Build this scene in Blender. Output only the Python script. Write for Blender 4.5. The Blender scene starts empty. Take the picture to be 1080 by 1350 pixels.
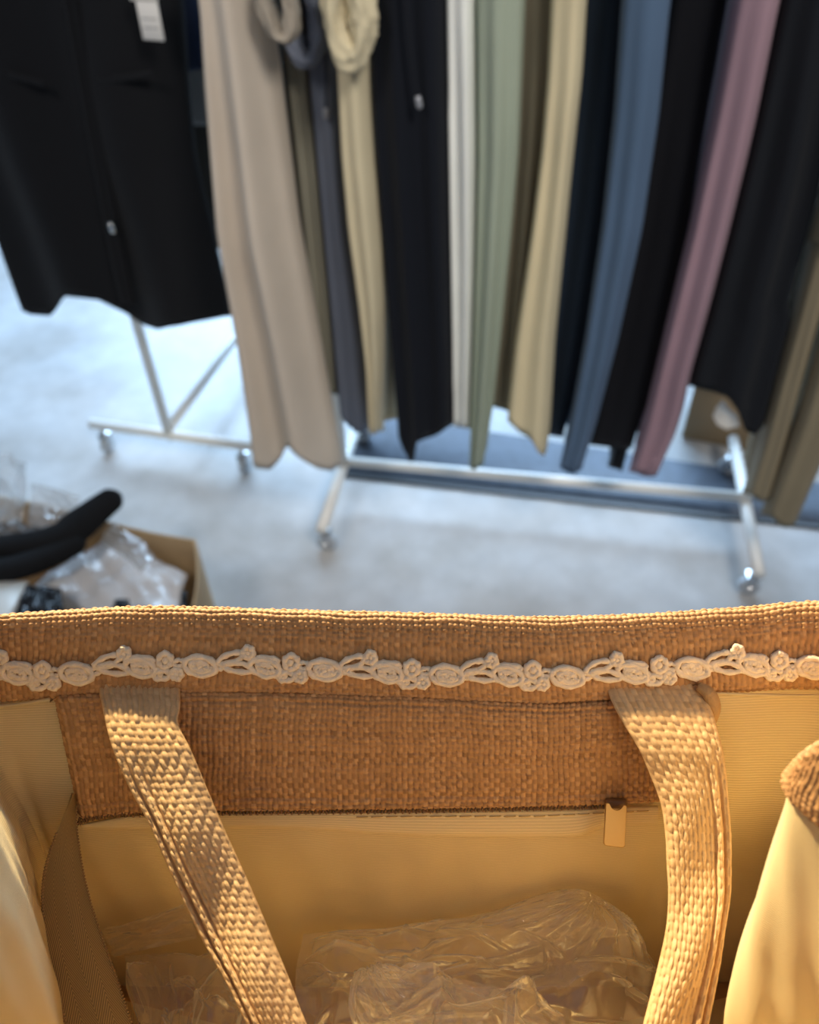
import bpy, math, random
import numpy as np
from mathutils import Vector, noise
rng = np.random.RandomState(7)
random.seed(7)
SC = bpy.context.scene
COL = SC.collection

# ------------------------------------------------------------------ camera
H = 1.45
F0 = 1080.0
_d = np.array([37, -1125, 1080.0]); _d /= np.linalg.norm(_d)
_sp = _d[2]; _cp = math.sqrt(1 - _sp * _sp)
_sphi = -_d[0] / _cp; _cphi = math.sqrt(1 - _sphi ** 2)
_r0 = np.array([1, 0, 0.0]); _u0 = np.array([0, _sp, _cp])
CF = np.array([0, _cp, -_sp])
CR = _cphi * _r0 + _sphi * _u0
CU = -_sphi * _r0 + _cphi * _u0
CC = np.array([0, 0, H])

cam_d = bpy.data.cameras.new('camera')
cam = bpy.data.objects.new('camera', cam_d)
COL.objects.link(cam)
from mathutils import Matrix
cam.matrix_world = Matrix(((CR[0], CU[0], -CF[0], 0), (CR[1], CU[1], -CF[1], 0), (CR[2], CU[2], -CF[2], H), (0, 0, 0, 1)))
cam_d.sensor_fit = 'HORIZONTAL'; cam_d.sensor_width = 26.0; cam_d.lens = 26.0
cam_d.clip_start = 0.01; cam_d.clip_end = 100
cam_d.dof.use_dof = True
cam_d.dof.focus_distance = 0.365
cam_d.dof.aperture_fstop = 6.5
SC.camera = cam
SC.cycles.transparent_max_bounces = 40
SC.cycles.max_bounces = 14
SC.cycles.diffuse_bounces = 6

# ------------------------------------------------------------------ light
SC.view_settings.view_transform = 'Standard'
SC.view_settings.look = 'None'
SC.view_settings.exposure = 0.0
SC.view_settings.gamma = 1.0
SC.view_settings.use_curve_mapping = False
w = bpy.data.worlds.new('world'); SC.world = w; w.use_nodes = True
bg = w.node_tree.nodes['Background']
bg.inputs[0].default_value = (0.55, 0.68, 0.88, 1)
bg.inputs[1].default_value = 0.26


def aim(o, loc, tgt):
    o.location = loc
    o.rotation_euler = (Vector(tgt) - Vector(loc)).to_track_quat('-Z', 'Y').to_euler()


def area(name, loc, tgt, sx, sy, power, col):
    l = bpy.data.lights.new(name, 'AREA'); l.shape = 'RECTANGLE'; l.size = sx; l.size_y = sy
    l.energy = power; l.color = col
    o = bpy.data.objects.new(name, l); COL.objects.link(o); aim(o, loc, tgt)
    return o


def spot(name, loc, tgt, ang, power, col, rad=0.05, blend=0.5):
    l = bpy.data.lights.new(name, 'SPOT'); l.energy = power; l.color = col
    l.spot_size = math.radians(ang); l.spot_blend = blend; l.shadow_soft_size = rad
    o = bpy.data.objects.new(name, l); COL.objects.link(o); aim(o, loc, tgt)
    return o


# shop front window far behind the racks (cool daylight)
area('window_daylight', (-0.1, 5.5, 2.9), (0.0, 2.5, 0.0), 6.0, 3.0, 250, (0.50, 0.73, 1.0)).data.spread = math.radians(84)
# unseen spots added to light the racks; warm track lamp beams onto the bag
spot('rack_fill_spot', (0.9, -0.6, 2.9), (0.42, 1.6, 0.8), 44, 205, (1.0, 0.94, 0.86), 0.40, 0.6)
spot('side_fill_spot', (-1.2, -0.3, 2.8), (-0.5, 1.6, 0.3), 50, 85, (1.0, 0.94, 0.86), 0.35, 0.6)
spot('track_lamp_warm', (-0.80, 1.74, 2.24), (0.02, 0.14, 1.10), 27, 700, (1.0, 0.77, 0.42), 0.03, 0.35)


# ------------------------------------------------------------------ photo geometry helpers
def ray(px, py):
    return CR * ((px - 540) / F0) - CU * ((py - 675) / F0) + CF


def P(px, py, d):
    return CC + ray(px, py) * d


def onz(px, py, z):
    r = ray(px, py)
    return CC + r * ((z - H) / r[2])


def onplane(px, py, p0, n):
    r = ray(px, py)
    return CC + r * (np.dot(np.asarray(p0) - CC, n) / np.dot(r, n))


# ------------------------------------------------------------------ material helpers
MATS = {}


def mat(name, col, rough=0.7, metal=0.0, spec=0.5, sheen=0.0, noise_amt=0.12, noise_scale=40, bump=0.0, bump_scale=400,
        var=None, transl=0.0, coords='Object'):
    if name in MATS: return MATS[name]
    m = bpy.data.materials.new(name); m.use_nodes = True
    nt = m.node_tree; N = nt.nodes; L = nt.links
    b = N['Principled BSDF']
    b.inputs['Roughness'].default_value = rough
    b.inputs['Metallic'].default_value = metal
    b.inputs['Specular IOR Level'].default_value = spec
    if sheen: b.inputs['Sheen Weight'].default_value = sheen
    tc = N.new('ShaderNodeTexCoord')
    nz = N.new('ShaderNodeTexNoise'); nz.inputs['Scale'].default_value = noise_scale; nz.inputs['Detail'].default_value = 4
    L.new(tc.outputs[coords], nz.inputs['Vector'])
    rmp = N.new('ShaderNodeValToRGB')
    c = np.array(col)
    c2 = np.array(var) if var is not None else np.clip(c * (1 + noise_amt), 0, 1)
    c1 = c * (1 - noise_amt)
    rmp.color_ramp.elements[0].color = (*c1, 1); rmp.color_ramp.elements[1].color = (*c2, 1)
    rmp.color_ramp.elements[0].position = 0.3; rmp.color_ramp.elements[1].position = 0.7
    L.new(nz.outputs['Fac'], rmp.inputs['Fac'])
    L.new(rmp.outputs['Color'], b.inputs['Base Color'])
    if bump:
        n2 = N.new('ShaderNodeTexNoise'); n2.inputs['Scale'].default_value = bump_scale; n2.inputs['Detail'].default_value = 3
        L.new(tc.outputs[coords], n2.inputs['Vector'])
        bp = N.new('ShaderNodeBump'); bp.inputs['Strength'].default_value = bump; bp.inputs['Distance'].default_value = 0.001
        L.new(n2.outputs['Fac'], bp.inputs['Height']); L.new(bp.outputs['Normal'], b.inputs['Normal'])
    if transl:
        tr = N.new('ShaderNodeBsdfTranslucent'); L.new(rmp.outputs['Color'], tr.inputs['Color'])
        mx = N.new('ShaderNodeMixShader'); mx.inputs[0].default_value = transl
        L.new(b.outputs[0], mx.inputs[1]); L.new(tr.outputs[0], mx.inputs[2])
        L.new(mx.outputs[0], N['Material Output'].inputs['Surface'])
    MATS[name] = m
    return m


def srgb(r, g, b):
    f = lambda v: (v / 255 / 12.92) if v / 255 <= 0.04045 else ((v / 255 + 0.055) / 1.055) ** 2.4
    return (f(r), f(g), f(b))


def twill_mat(name, col, scale, transl=0.0, angle=0.0, strength=0.25, kind='stripes', rough=0.75):
    """woven lining / zip tape: fine ribs from a wave texture over the cloth's own metric UVs"""
    m = bpy.data.materials.new(name); m.use_nodes = True
    nt = m.node_tree; N = nt.nodes; L = nt.links; b = N['Principled BSDF']
    b.inputs['Roughness'].default_value = rough
    b.inputs['Specular IOR Level'].default_value = 0.3
    uv = N.new('ShaderNodeUVMap')
    vec = uv.outputs['UV']
    if kind == 'herring':
        sx = N.new('ShaderNodeSeparateXYZ'); L.new(vec, sx.inputs[0])
        pp = N.new('ShaderNodeMath'); pp.operation = 'PINGPONG'; pp.inputs[1].default_value = 0.0085
        L.new(sx.outputs[0], pp.inputs[0])
        mu = N.new('ShaderNodeMath'); mu.operation = 'MULTIPLY'; mu.inputs[1].default_value = 1.6; L.new(pp.outputs[0], mu.inputs[0])
        ad = N.new('ShaderNodeMath'); ad.operation = 'ADD'; L.new(mu.outputs[0], ad.inputs[0]); L.new(sx.outputs[1], ad.inputs[1])
        cb = N.new('ShaderNodeCombineXYZ'); L.new(ad.outputs[0], cb.inputs[0])
        vec = cb.outputs[0]
    else:
        mp = N.new('ShaderNodeMapping'); mp.inputs['Rotation'].default_value = (0, 0, angle); L.new(vec, mp.inputs['Vector'])
        vec = mp.outputs[0]
    wv = N.new('ShaderNodeTexWave'); wv.inputs['Scale'].default_value = scale; wv.inputs['Distortion'].default_value = 0.6
    wv.inputs['Detail Scale'].default_value = 2.0
    L.new(vec, wv.inputs['Vector'])
    nz = N.new('ShaderNodeTexNoise'); nz.inputs['Scale'].default_value = 30; L.new(uv.outputs['UV'], nz.inputs['Vector'])
    rm = N.new('ShaderNodeValToRGB'); c = np.array(col)
    rm.color_ramp.elements[0].color = (*(c * 0.92), 1); rm.color_ramp.elements[1].color = (*np.clip(c * 1.06, 0, 1), 1)
    L.new(nz.outputs['Fac'], rm.inputs['Fac'])
    mixc = N.new('ShaderNodeMixRGB'); mixc.blend_type = 'MULTIPLY'; mixc.inputs[0].default_value = strength
    L.new(rm.outputs[0], mixc.inputs[1]); L.new(wv.outputs['Color'], mixc.inputs[2])
    L.new(mixc.outputs[0], b.inputs['Base Color'])
    bp = N.new('ShaderNodeBump'); bp.inputs['Strength'].default_value = 0.35; bp.inputs['Distance'].default_value = 0.0004
    L.new(wv.outputs['Fac'], bp.inputs['Height']); L.new(bp.outputs[0], b.inputs['Normal'])
    if transl:
        tr = N.new('ShaderNodeBsdfTranslucent'); L.new(mixc.outputs[0], tr.inputs['Color'])
        mx = N.new('ShaderNodeMixShader'); mx.inputs[0].default_value = transl
        L.new(b.outputs[0], mx.inputs[1]); L.new(tr.outputs[0], mx.inputs[2])
        L.new(mx.outputs[0], N['Material Output'].inputs['Surface'])
    return m


def film_mat(name, tint=(1, 1, 1), haze=0.06, rough=0.06, gloss=1.0, hazecol=(0.9, 0.88, 0.85)):
    """thin clear plastic film: see-through, fresnel gloss, a little milky haze"""
    m = bpy.data.materials.new(name); m.use_nodes = True
    nt = m.node_tree; N = nt.nodes; L = nt.links
    N.remove(N['Principled BSDF'])
    tr = N.new('ShaderNodeBsdfTransparent'); tr.inputs[0].default_value = (*tint, 1)
    gl = N.new('ShaderNodeBsdfGlossy'); gl.inputs['Roughness'].default_value = rough
    df = N.new('ShaderNodeBsdfDiffuse'); df.inputs[0].default_value = (*hazecol, 1)
    tl = N.new('ShaderNodeBsdfTranslucent'); tl.inputs[0].default_value = (*hazecol, 1)
    a0 = N.new('ShaderNodeMixShader'); a0.inputs[0].default_value = 0.5
    L.new(df.outputs[0], a0.inputs[1]); L.new(tl.outputs[0], a0.inputs[2])
    m1 = N.new('ShaderNodeMixShader')
    lw = N.new('ShaderNodeLayerWeight'); lw.inputs[0].default_value = 0.5
    om = N.new('ShaderNodeMath'); om.operation = 'SUBTRACT'; om.inputs[0].default_value = 1.03; L.new(lw.outputs['Facing'], om.inputs[1])
    dv_ = N.new('ShaderNodeMath'); dv_.operation = 'DIVIDE'; dv_.inputs[0].default_value = haze; L.new(om.outputs[0], dv_.inputs[1])
    mi_ = N.new('ShaderNodeMath'); mi_.operation = 'MINIMUM'; mi_.inputs[1].default_value = 0.55; L.new(dv_.outputs[0], mi_.inputs[0])
    L.new(mi_.outputs[0], m1.inputs[0])
    L.new(tr.outputs[0], m1.inputs[1]); L.new(a0.outputs[0], m1.inputs[2])
    fr = N.new('ShaderNodeFresnel'); fr.inputs[0].default_value = 1.5
    mu = N.new('ShaderNodeMath'); mu.operation = 'MULTIPLY'; mu.inputs[1].default_value = gloss; mu.use_clamp = True
    mn = N.new('ShaderNodeMath'); mn.operation = 'MINIMUM'; mn.inputs[1].default_value = 0.30; L.new(mu.outputs[0], mn.inputs[0])
    L.new(fr.outputs[0], mu.inputs[0])
    m2 = N.new('ShaderNodeMixShader')
    L.new(mn.outputs[0], m2.inputs[0]); L.new(m1.outputs[0], m2.inputs[1]); L.new(gl.outputs[0], m2.inputs[2])
    L.new(m2.outputs[0], N['Material Output'].inputs['Surface'])
    return m


# ------------------------------------------------------------------ mesh helpers
def tag(o, label=None, cat=None, group=None, kind=None):
    if label: o['label'] = label
    if cat: o['category'] = cat
    if group: o['group'] = group
    if kind: o['kind'] = kind
    return o


def thing(name, loc, label, cat, group=None):
    o = bpy.data.objects.new(name, None); COL.objects.link(o); o.location = Vector(loc)
    o.empty_display_size = 0.05
    return tag(o, label, cat, group)


def link(name, me, m, parent=None, smooth=True):
    if smooth and len(me.polygons):
        me.polygons.foreach_set('use_smooth', np.ones(len(me.polygons), dtype=bool))
    o = bpy.data.objects.new(name, me); COL.objects.link(o)
    if m is not None: me.materials.append(m)
    if parent is not None:
        o.parent = parent
        o.matrix_parent_inverse = Matrix.Translation(-parent.location)
    return o


def sub(o, part):
    """hang a sub-part on its part (parts keep world coordinates)"""
    o.parent = part; o.matrix_parent_inverse = Matrix.Identity(4)


class MB:
    """collects geometry (world coordinates) and links it as ONE mesh"""
    def __init__(s): s.v = []; s.f = []; s.uv = []; s.n = 0; s.has_uv = False

    def add(s, verts, faces, uvs=None):
        verts = np.asarray(verts, dtype=float).reshape(-1, 3)
        s.v.append(verts)
        for f in faces: s.f.append(tuple(int(i) + s.n for i in f))
        s.uv.append(np.zeros((len(verts), 2)) if uvs is None else np.asarray(uvs).reshape(-1, 2))
        s.n += len(verts)

    def grid(s, pts, cu=False, cv=False, uvs=None):
        """pts[rows][cols][3]; cu closes columns, cv closes rows"""
        pts = np.asarray(pts, dtype=float); M, Nn = pts.shape[:2]
        i = np.arange(M if cv else M - 1)[:, None]; j = np.arange(Nn if cu else Nn - 1)[None, :]
        i2 = (i + 1) % M; j2 = (j + 1) % Nn
        q = np.stack([i * Nn + j, i * Nn + j2, i2 * Nn + j2, i2 * Nn + j], -1).reshape(-1, 4)
        s.add(pts.reshape(-1, 3), q, None if uvs is None else np.asarray(uvs).reshape(-1, 2))

    def tube(s, path, r, n=10, closed=False, caps=True, flat=1.0, up=None):
        path = np.asarray(path, dtype=float); k = len(path)
        r = np.broadcast_to(np.asarray(r, dtype=float), (k,))
        if closed: tan = np.roll(path, -1, 0) - np.roll(path, 1, 0)
        else: tan = np.gradient(path, axis=0)
        tan /= np.linalg.norm(tan, axis=1)[:, None] + 1e-12
        ref = np.array([0, 0, 1.0]) if up is None else np.asarray(up, dtype=float)
        if up is None and abs(tan[0] @ ref) > 0.9: ref = np.array([1.0, 0, 0])
        rows = []; prev = None
        for i in range(k):
            if prev is None or up is not None: a = ref - tan[i] * (tan[i] @ ref)
            else: a = prev - tan[i] * (tan[i] @ prev)
            a /= np.linalg.norm(a) + 1e-12; prev = a
            bb = np.cross(tan[i], a)
            t = np.arange(n) * 2 * math.pi / n
            rows.append(path[i] + r[i] * (flat * np.cos(t)[:, None] * a + np.sin(t)[:, None] * bb))
        s.grid(rows, cu=True, cv=closed)
        if not closed and caps:
            s.f.append(tuple(range(s.n - n, s.n))); s.f.append(tuple(range(s.n - n * k, s.n - n * k + n))[::-1])

    def box(s, c, ax, ay, az, hx, hy, hz, bev=0.0):
        ax, ay, az = [np.asarray(a, dtype=float) for a in (ax, ay, az)]
        c = np.asarray(c, dtype=float)
        if bev <= 0:
            vs = [c + sx * hx * ax + sy * hy * ay + sz * hz * az for sz in (-1, 1) for sy in (-1, 1) for sx in (-1, 1)]
            s.add(vs, [(0, 2, 3, 1), (4, 5, 7, 6), (0, 1, 5, 4), (2, 6, 7, 3), (0, 4, 6, 2), (1, 3, 7, 5)])
        else:
            lay = []
            b = min(bev, hx * .9, hy * .9, hz * .9)
            for (z, ins) in ((-hz, b), (-hz + b, 0), (hz - b, 0), (hz, b)):
                ring = []
                for sx, sy in ((1, 1), (-1, 1), (-1, -1), (1, -1)):
                    for k in range(4):
                        th = (math.pi / 2) * (('1,1', '-1,1', '-1,-1', '1,-1').index(f'{sx},{sy}') + k / 3)
                        ring.append(c + ax * (sx * (hx - b) + (b - ins) * math.cos(th) ) + ay * (sy * (hy - b) + (b - ins) * math.sin(th)) + az * z)
                lay.append(ring)
            s.grid(lay, cu=True)
            s.f.append(tuple(range(s.n - 16, s.n))); s.f.append(tuple(range(s.n - 64, s.n - 48))[::-1])

    def ball(s, c, rx, ry=None, rz=None, n=10, ax=(1, 0, 0), ay=(0, 1, 0), az=(0, 0, 1)):
        ry = rx if ry is None else ry; rz = rx if rz is None else rz
        c = np.asarray(c, dtype=float); ax, ay, az = [np.asarray(a, dtype=float) for a in (ax, ay, az)]
        th = np.linspace(0.02, math.pi - 0.02, max(5, n // 2 + 1)); ph = np.arange(n) * 2 * math.pi / n
        pts = c + rx * (np.sin(th)[:, None] * np.cos(ph))[..., None] * ax + ry * (np.sin(th)[:, None] * np.sin(ph))[..., None] * ay \
            + rz * (np.cos(th)[:, None] * np.ones_like(ph))[..., None] * az
        s.grid(pts, cu=True)
        k = len(th) * n
        s.f.append(tuple(range(s.n - k, s.n - k + n))[::-1]); s.f.append(tuple(range(s.n - n, s.n)))

    def build(s, name, m, parent=None, smooth=True, uv=False, yarn=None):
        me = bpy.data.meshes.new(name)
        V = np.concatenate(s.v)
        me.vertices.add(len(V)); me.vertices.foreach_set('co', V.astype(np.float32).ravel())
        tot = np.array([len(f) for f in s.f], dtype=np.int32)
        idx = np.concatenate([np.asarray(f, dtype=np.int32) for f in s.f]) if len(set(tot)) > 1 else np.asarray(s.f, dtype=np.int32).ravel()
        me.loops.add(len(idx)); me.loops.foreach_set('vertex_index', idx)
        me.polygons.add(len(tot))
        me.polygons.foreach_set('loop_start', np.concatenate([[0], np.cumsum(tot)[:-1]]).astype(np.int32))
        me.update(calc_edges=True); me.validate()
        if yarn is not None:
            me.attributes.new('yarn', 'FLOAT', 'POINT').data.foreach_set('value', np.asarray(yarn, dtype=np.float32).ravel())
        if uv:
            U = np.concatenate(s.uv)
            ul = me.uv_layers.new(name='UVMap')
            li = np.empty(len(me.loops), dtype=np.int32); me.loops.foreach_get('vertex_index', li)
            ul.data.foreach_set('uv', U[li].astype(np.float32).ravel())
        return link(name, me, m, parent, smooth)


def cr1(ctrl, n, closed=False):
    """Catmull-Rom along axis 0, resampled to n"""
    c = np.asarray(ctrl, dtype=float); k = len(c)
    if closed: t = np.arange(n) * k / n
    else: t = np.linspace(0, k - 1, n)
    i = np.floor(t).astype(int)
    if not closed: i = np.minimum(i, k - 2)
    f = (t - i).reshape((-1,) + (1,) * (c.ndim - 1))
    if closed:
        g = lambda q: c[q % k]
    else:
        cc = np.concatenate([[2 * c[0] - c[1]], c, [2 * c[-1] - c[-2]]])
        g = lambda q: cc[q + 1]
    p0, p1, p2, p3 = g(i - 1), g(i), g(i + 1), g(i + 2)
    return 0.5 * (2 * p1 + (p2 - p0) * f + (2 * p0 - 5 * p1 + 4 * p2 - p3) * f ** 2 + (3 * p1 - p0 - 3 * p2 + p3) * f ** 3)


def crs(ctrl, M, N, cu=False, cv=False):
    a = cr1(ctrl, M, cv)
    return np.swapaxes(cr1(np.swapaxes(a, 0, 1), N, cu), 0, 1)


def smoothstep(a, b, x):
    t = np.clip((x - a) / (b - a), 0, 1)
    return t * t * (3 - 2 * t)


def even(path, n):
    """resample a polyline evenly by length"""
    p = np.asarray(path, dtype=float)
    s = np.concatenate([[0], np.cumsum(np.linalg.norm(np.diff(p, axis=0), axis=1))])
    t = np.linspace(0, s[-1], n)
    return np.stack([np.interp(t, s, p[:, k]) for k in range(p.shape[1])], 1)


def metric(pts, cu=False):
    """arc-length coordinates (metres) of a grid: mean along each axis"""
    du = np.linalg.norm(np.diff(pts, axis=1), axis=2)
    dv = np.linalg.norm(np.diff(pts, axis=0), axis=2)
    u = np.concatenate([[0], np.cumsum(np.median(du, axis=0))])
    v = np.concatenate([[0], np.cumsum(np.median(dv, axis=1))])
    return np.meshgrid(u, v)


def normals(pts, cu=False, cv=False):
    def g(a, ax, cl):
        return (np.roll(a, -1, ax) - np.roll(a, 1, ax)) if cl else np.gradient(a, axis=ax)
    n = np.cross(g(pts, 1, cu), g(pts, 0, cv))
    return n / (np.linalg.norm(n, axis=2)[..., None] + 1e-12)


def weave(u, v, pu, pv, seed=1, amp=0.5, warp=0.35, warpface=0.0, split=0.22):
    """height of a plain weave in units 0..1 (u, v in metres; pu, pv thread pitch)"""
    r = np.random.RandomState(seed)
    U = u / pu; V = v / pv
    # slow wander of the threads
    U = U + warp * (0.5 * np.sin(V * 0.23 + 1.3) * np.sin(U * 0.11) + 0.35 * np.sin(V * 0.71 + U * 0.05))
    V = V + warp * (0.5 * np.sin(U * 0.19 + 0.4) + 0.35 * np.sin(U * 0.53 + V * 0.09))
    iu = np.floor(U).astype(int); iv = np.floor(V).astype(int)
    fu = U - iu - 0.5; fv = V - iv - 0.5
    tu = r.uniform(-0.12, 0.12, 4096)[iu % 4096]; tv = r.uniform(-0.12, 0.12, 4096)[iv % 4096]
    par = np.where((iu + iv) % 2 == 0, 1.0, -1.0)
    HWD = 0.43                                       # half width of a yarn in pitches: a slit stays open between neighbours
    ph = np.where(np.abs(fv) < HWD, np.sqrt(np.clip(1 - (fv / HWD) ** 2, 0, 1)) * 0.5, -1.2)
    pw = np.where(np.abs(fu) < HWD, np.sqrt(np.clip(1 - (fu / HWD) ** 2, 0, 1)) * 0.5, -1.2)
    hh = ph + amp * par * np.cos(math.pi * fu) + tv - warpface
    hv = pw - amp * par * np.cos(math.pi * fv) + tu + warpface
    jit = r.uniform(-0.18, 0.18, (256, 256))[iu % 256, iv % 256]
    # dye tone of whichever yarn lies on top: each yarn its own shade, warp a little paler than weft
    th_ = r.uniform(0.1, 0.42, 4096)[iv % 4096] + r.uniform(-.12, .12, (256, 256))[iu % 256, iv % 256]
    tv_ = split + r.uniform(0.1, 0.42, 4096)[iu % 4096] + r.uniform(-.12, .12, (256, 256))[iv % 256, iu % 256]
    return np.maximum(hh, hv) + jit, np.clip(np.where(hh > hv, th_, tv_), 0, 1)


# ------------------------------------------------------------------ shared materials
M_white = mat('white_powder_coat', srgb(232, 230, 224), 0.28, noise_amt=0.03, noise_scale=9)
M_steel = mat('zinc_steel', (0.62, 0.64, 0.66), 0.22, metal=1.0, noise_amt=0.08)
M_wheel = mat('grey_caster_rubber', srgb(176, 182, 188), 0.35, noise_amt=0.1)
M_chrome = mat('chrome', (0.8, 0.8, 0.8), 0.12, metal=1.0, noise_amt=0.02)
M_card = mat('cardboard', srgb(188, 160, 122), 0.8, noise_amt=0.1, noise_scale=14, bump=0.15, bump_scale=120)
M_film = film_mat('clear_film', haze=0.34, rough=0.10, gloss=1.0)
M_film_inner = film_mat('clear_film_bag', haze=0.13, rough=0.07, gloss=1.5, hazecol=(1.0, 0.98, 0.95))


def floor_material():
    m = bpy.data.materials.new('polished_concrete'); m.use_nodes = True
    nt = m.node_tree; N = nt.nodes; L = nt.links; b = N['Principled BSDF']
    tc = N.new('ShaderNodeTexCoord')
    n1 = N.new('ShaderNodeTexNoise'); n1.inputs['Scale'].default_value = 3.2; n1.inputs['Detail'].default_value = 6; n1.inputs['Roughness'].default_value = 0.6
    n2 = N.new('ShaderNodeTexNoise'); n2.inputs['Scale'].default_value = 16; n2.inputs['Detail'].default_value = 5
    L.new(tc.outputs['Object'], n1.inputs['Vector']); L.new(tc.outputs['Object'], n2.inputs['Vector'])
    r = N.new('ShaderNodeValToRGB')
    r.color_ramp.elements[0].position = 0.33; r.color_ramp.elements[0].color = (0.40, 0.385, 0.365, 1)
    r.color_ramp.elements[1].position = 0.66; r.color_ramp.elements[1].color = (0.545, 0.555, 0.565, 1)
    L.new(n1.outputs['Fac'], r.inputs['Fac'])
    mx = N.new('ShaderNodeMixRGB'); mx.blend_type = 'OVERLAY'; mx.inputs[0].default_value = 0.18
    L.new(r.outputs[0], mx.inputs[1]); L.new(n2.outputs['Fac'], mx.inputs[2])
    L.new(mx.outputs[0], b.inputs['Base Color'])
    rr = N.new('ShaderNodeMapRange'); rr.inputs['To Min'].default_value = 0.24; rr.inputs['To Max'].default_value = 0.42
    L.new(n1.outputs['Fac'], rr.inputs['Value']); L.new(rr.outputs[0], b.inputs['Roughness'])
    b.inputs['Specular IOR Level'].default_value = 0.55
    return m


# ------------------------------------------------------------------ setting
f = MB(); f.box((0, 3.0, -0.05), (1, 0, 0), (0, 1, 0), (0, 0, 1), 6.0, 7.0, 0.05)
tag(f.build('floor', floor_material(), smooth=False), kind='structure')

# entrance mat running under the right rack
m0, m1_ = onz(455, 624, 0), onz(1080, 692, 0)
b0, b1_ = onz(480, 545, 0), onz(880, 607, 0)
dm = (m1_ - m0); dm /= np.linalg.norm(dm)
db = (b1_ - b0); db /= np.linalg.norm(db)
A = m0 - dm * 0.02; B = m1_ + dm * 0.7; Cc = b1_ + db * 0.95; D = b0 - db * 0.02
tmat = thing('floor_mat', (A + B + Cc + D) / 4, 'dark slate grey floor mat with black edging under the trouser rack', 'mat')
mbm = MB()
top = np.array([0, 0, 0.004])
mbm.add([A, B, Cc, D, A + top, B + top, Cc + top, D + top], [(3, 2, 1, 0), (4, 5, 6, 7), (0, 1, 5, 4), (1, 2, 6, 5), (2, 3, 7, 6), (3, 0, 4, 7)])
mbm.build('mat_surface', mat('mat_carpet', srgb(78, 86, 98), 0.55, noise_amt=0.18, noise_scale=30, bump=0.4, bump_scale=500, spec=0.6), tmat, smooth=False)
ed = MB()
nm = np.array([dm[1], -dm[0], 0])
ed.box((A + B) / 2 + nm * 0.010 + top * 0.75, dm, nm, (0, 0, 1), np.linalg.norm(B - A) / 2, 0.010, 0.003, 0.002)
ed.build('mat_edging', mat('black_rubber', srgb(24, 25, 28), 0.5), tmat)

# ------------------------------------------------------------------ clothes racks
E1 = np.array([0.983, -0.185, 0]); E1 /= np.linalg.norm(E1)      # along the right rail
N1 = np.array([-E1[1], E1[0], 0]) * -1.0                          # towards the viewer
if N1[1] > 0: N1 = -N1
UP = np.array([0, 0, 1.0])


def caster(rack, p, along):
    c = MB()
    # fork: plate, stem and two cheeks
    side = np.cross(UP, along)
    c.tube([p + UP * 0.080, p + UP * 0.060], 0.007, 10)
    c.box(p + UP * 0.058, along, side, UP, 0.014, 0.014, 0.002, 0.001)
    for s_ in (-1, 1):
        c.box(p + UP * 0.040 + side * s_ * 0.0125, along, side, UP, 0.010, 0.0015, 0.019, 0.001)
    fk = c.build('caster', M_steel, rack)
    wmb = MB()
    prof = [(-0.0095, 0.019), (-0.008, 0.0235), (-0.004, 0.025), (0.004, 0.025), (0.008, 0.0235), (0.0095, 0.019)]
    th = np.arange(20) * 2 * math.pi / 20
    rows = [[p + UP * 0.025 + side * x + r * (math.cos(t) * along + math.sin(t) * UP) for t in th] for x, r in prof]
    wmb.grid(rows, cu=True)
    wmb.f.append(tuple(range(0, 20))[::-1]); wmb.f.append(tuple(range(100, 120)))
    wo = wmb.build('wheel', M_wheel, rack)
    sub(wo, fk)
    cp_ = MB()
    cp_.tube([p + UP * 0.025 - side * 0.0165, p + UP * 0.025 + side * 0.0165], 0.006, 10)
    ax_ = cp_.build('axle_cap', M_chrome, rack)
    sub(ax_, fk)


def rack(label, ends, along, foot_half, rail_z, rail_over, r=0.0125, zf=0.093, group=None):
    """ends: the two floor points under the uprights; along: direction of the rail"""
    t = thing('clothes_rack', (ends[0] + ends[1]) / 2 * np.array([1, 1, 0]), label, 'clothes rack', group)
    side = np.cross(UP, along)
    for p in ends:
        p = np.array([p[0], p[1], 0])
        u = MB(); u.tube([p + UP * (zf + 0.004), p + UP * rail_z], r, 14); u.build('upright', M_white, t)
        fo = MB(); fo.tube([p + UP * zf - side * foot_half[0], p + UP * zf + side * foot_half[1]], r * 1.1, 14)
        fo.build('foot_bar', M_white, t)
        bo = MB(); bo.tube([p + UP * (zf - r * 1.1), p + UP * (zf - r * 1.1 - 0.006)], 0.006, 8); bo.build('bolt', M_steel, t)
        for q in (-foot_half[0] + 0.03, foot_half[1] - 0.03):
            caster(t, p + side * q, along)
    lb = MB(); lb.tube([ends[0] * [1, 1, 0] + UP * (zf + 0.016), ends[1] * [1, 1, 0] + UP * (zf + 0.016)], r, 14)
    lb.build('lower_bar', M_white, t)
    ra = MB(); ra.tube([ends[0] * [1, 1, 0] + UP * rail_z - along * rail_over[0], ends[1] * [1, 1, 0] + UP * rail_z + along * rail_over[1]], r, 14)
    ra.build('hanging_rail', M_white, t)
    return t


RL = onz(452, 608, 0.108); RR = onz(985, 656, 0.108)
RL = np.array([RL[0], RL[1], 0]); RR = np.array([RR[0], RR[1], 0])
E1 = (RR - RL) / np.linalg.norm(RR - RL)
N1 = np.array([E1[1], -E1[0], 0])      # towards the viewer
RAIL_Z = 1.42
rack('white rolling rack with the long bottom bar, crowded with trousers on the right', (RL, RR), E1, (0.235, 0.245), RAIL_Z, (0.24, 0.30))

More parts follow.
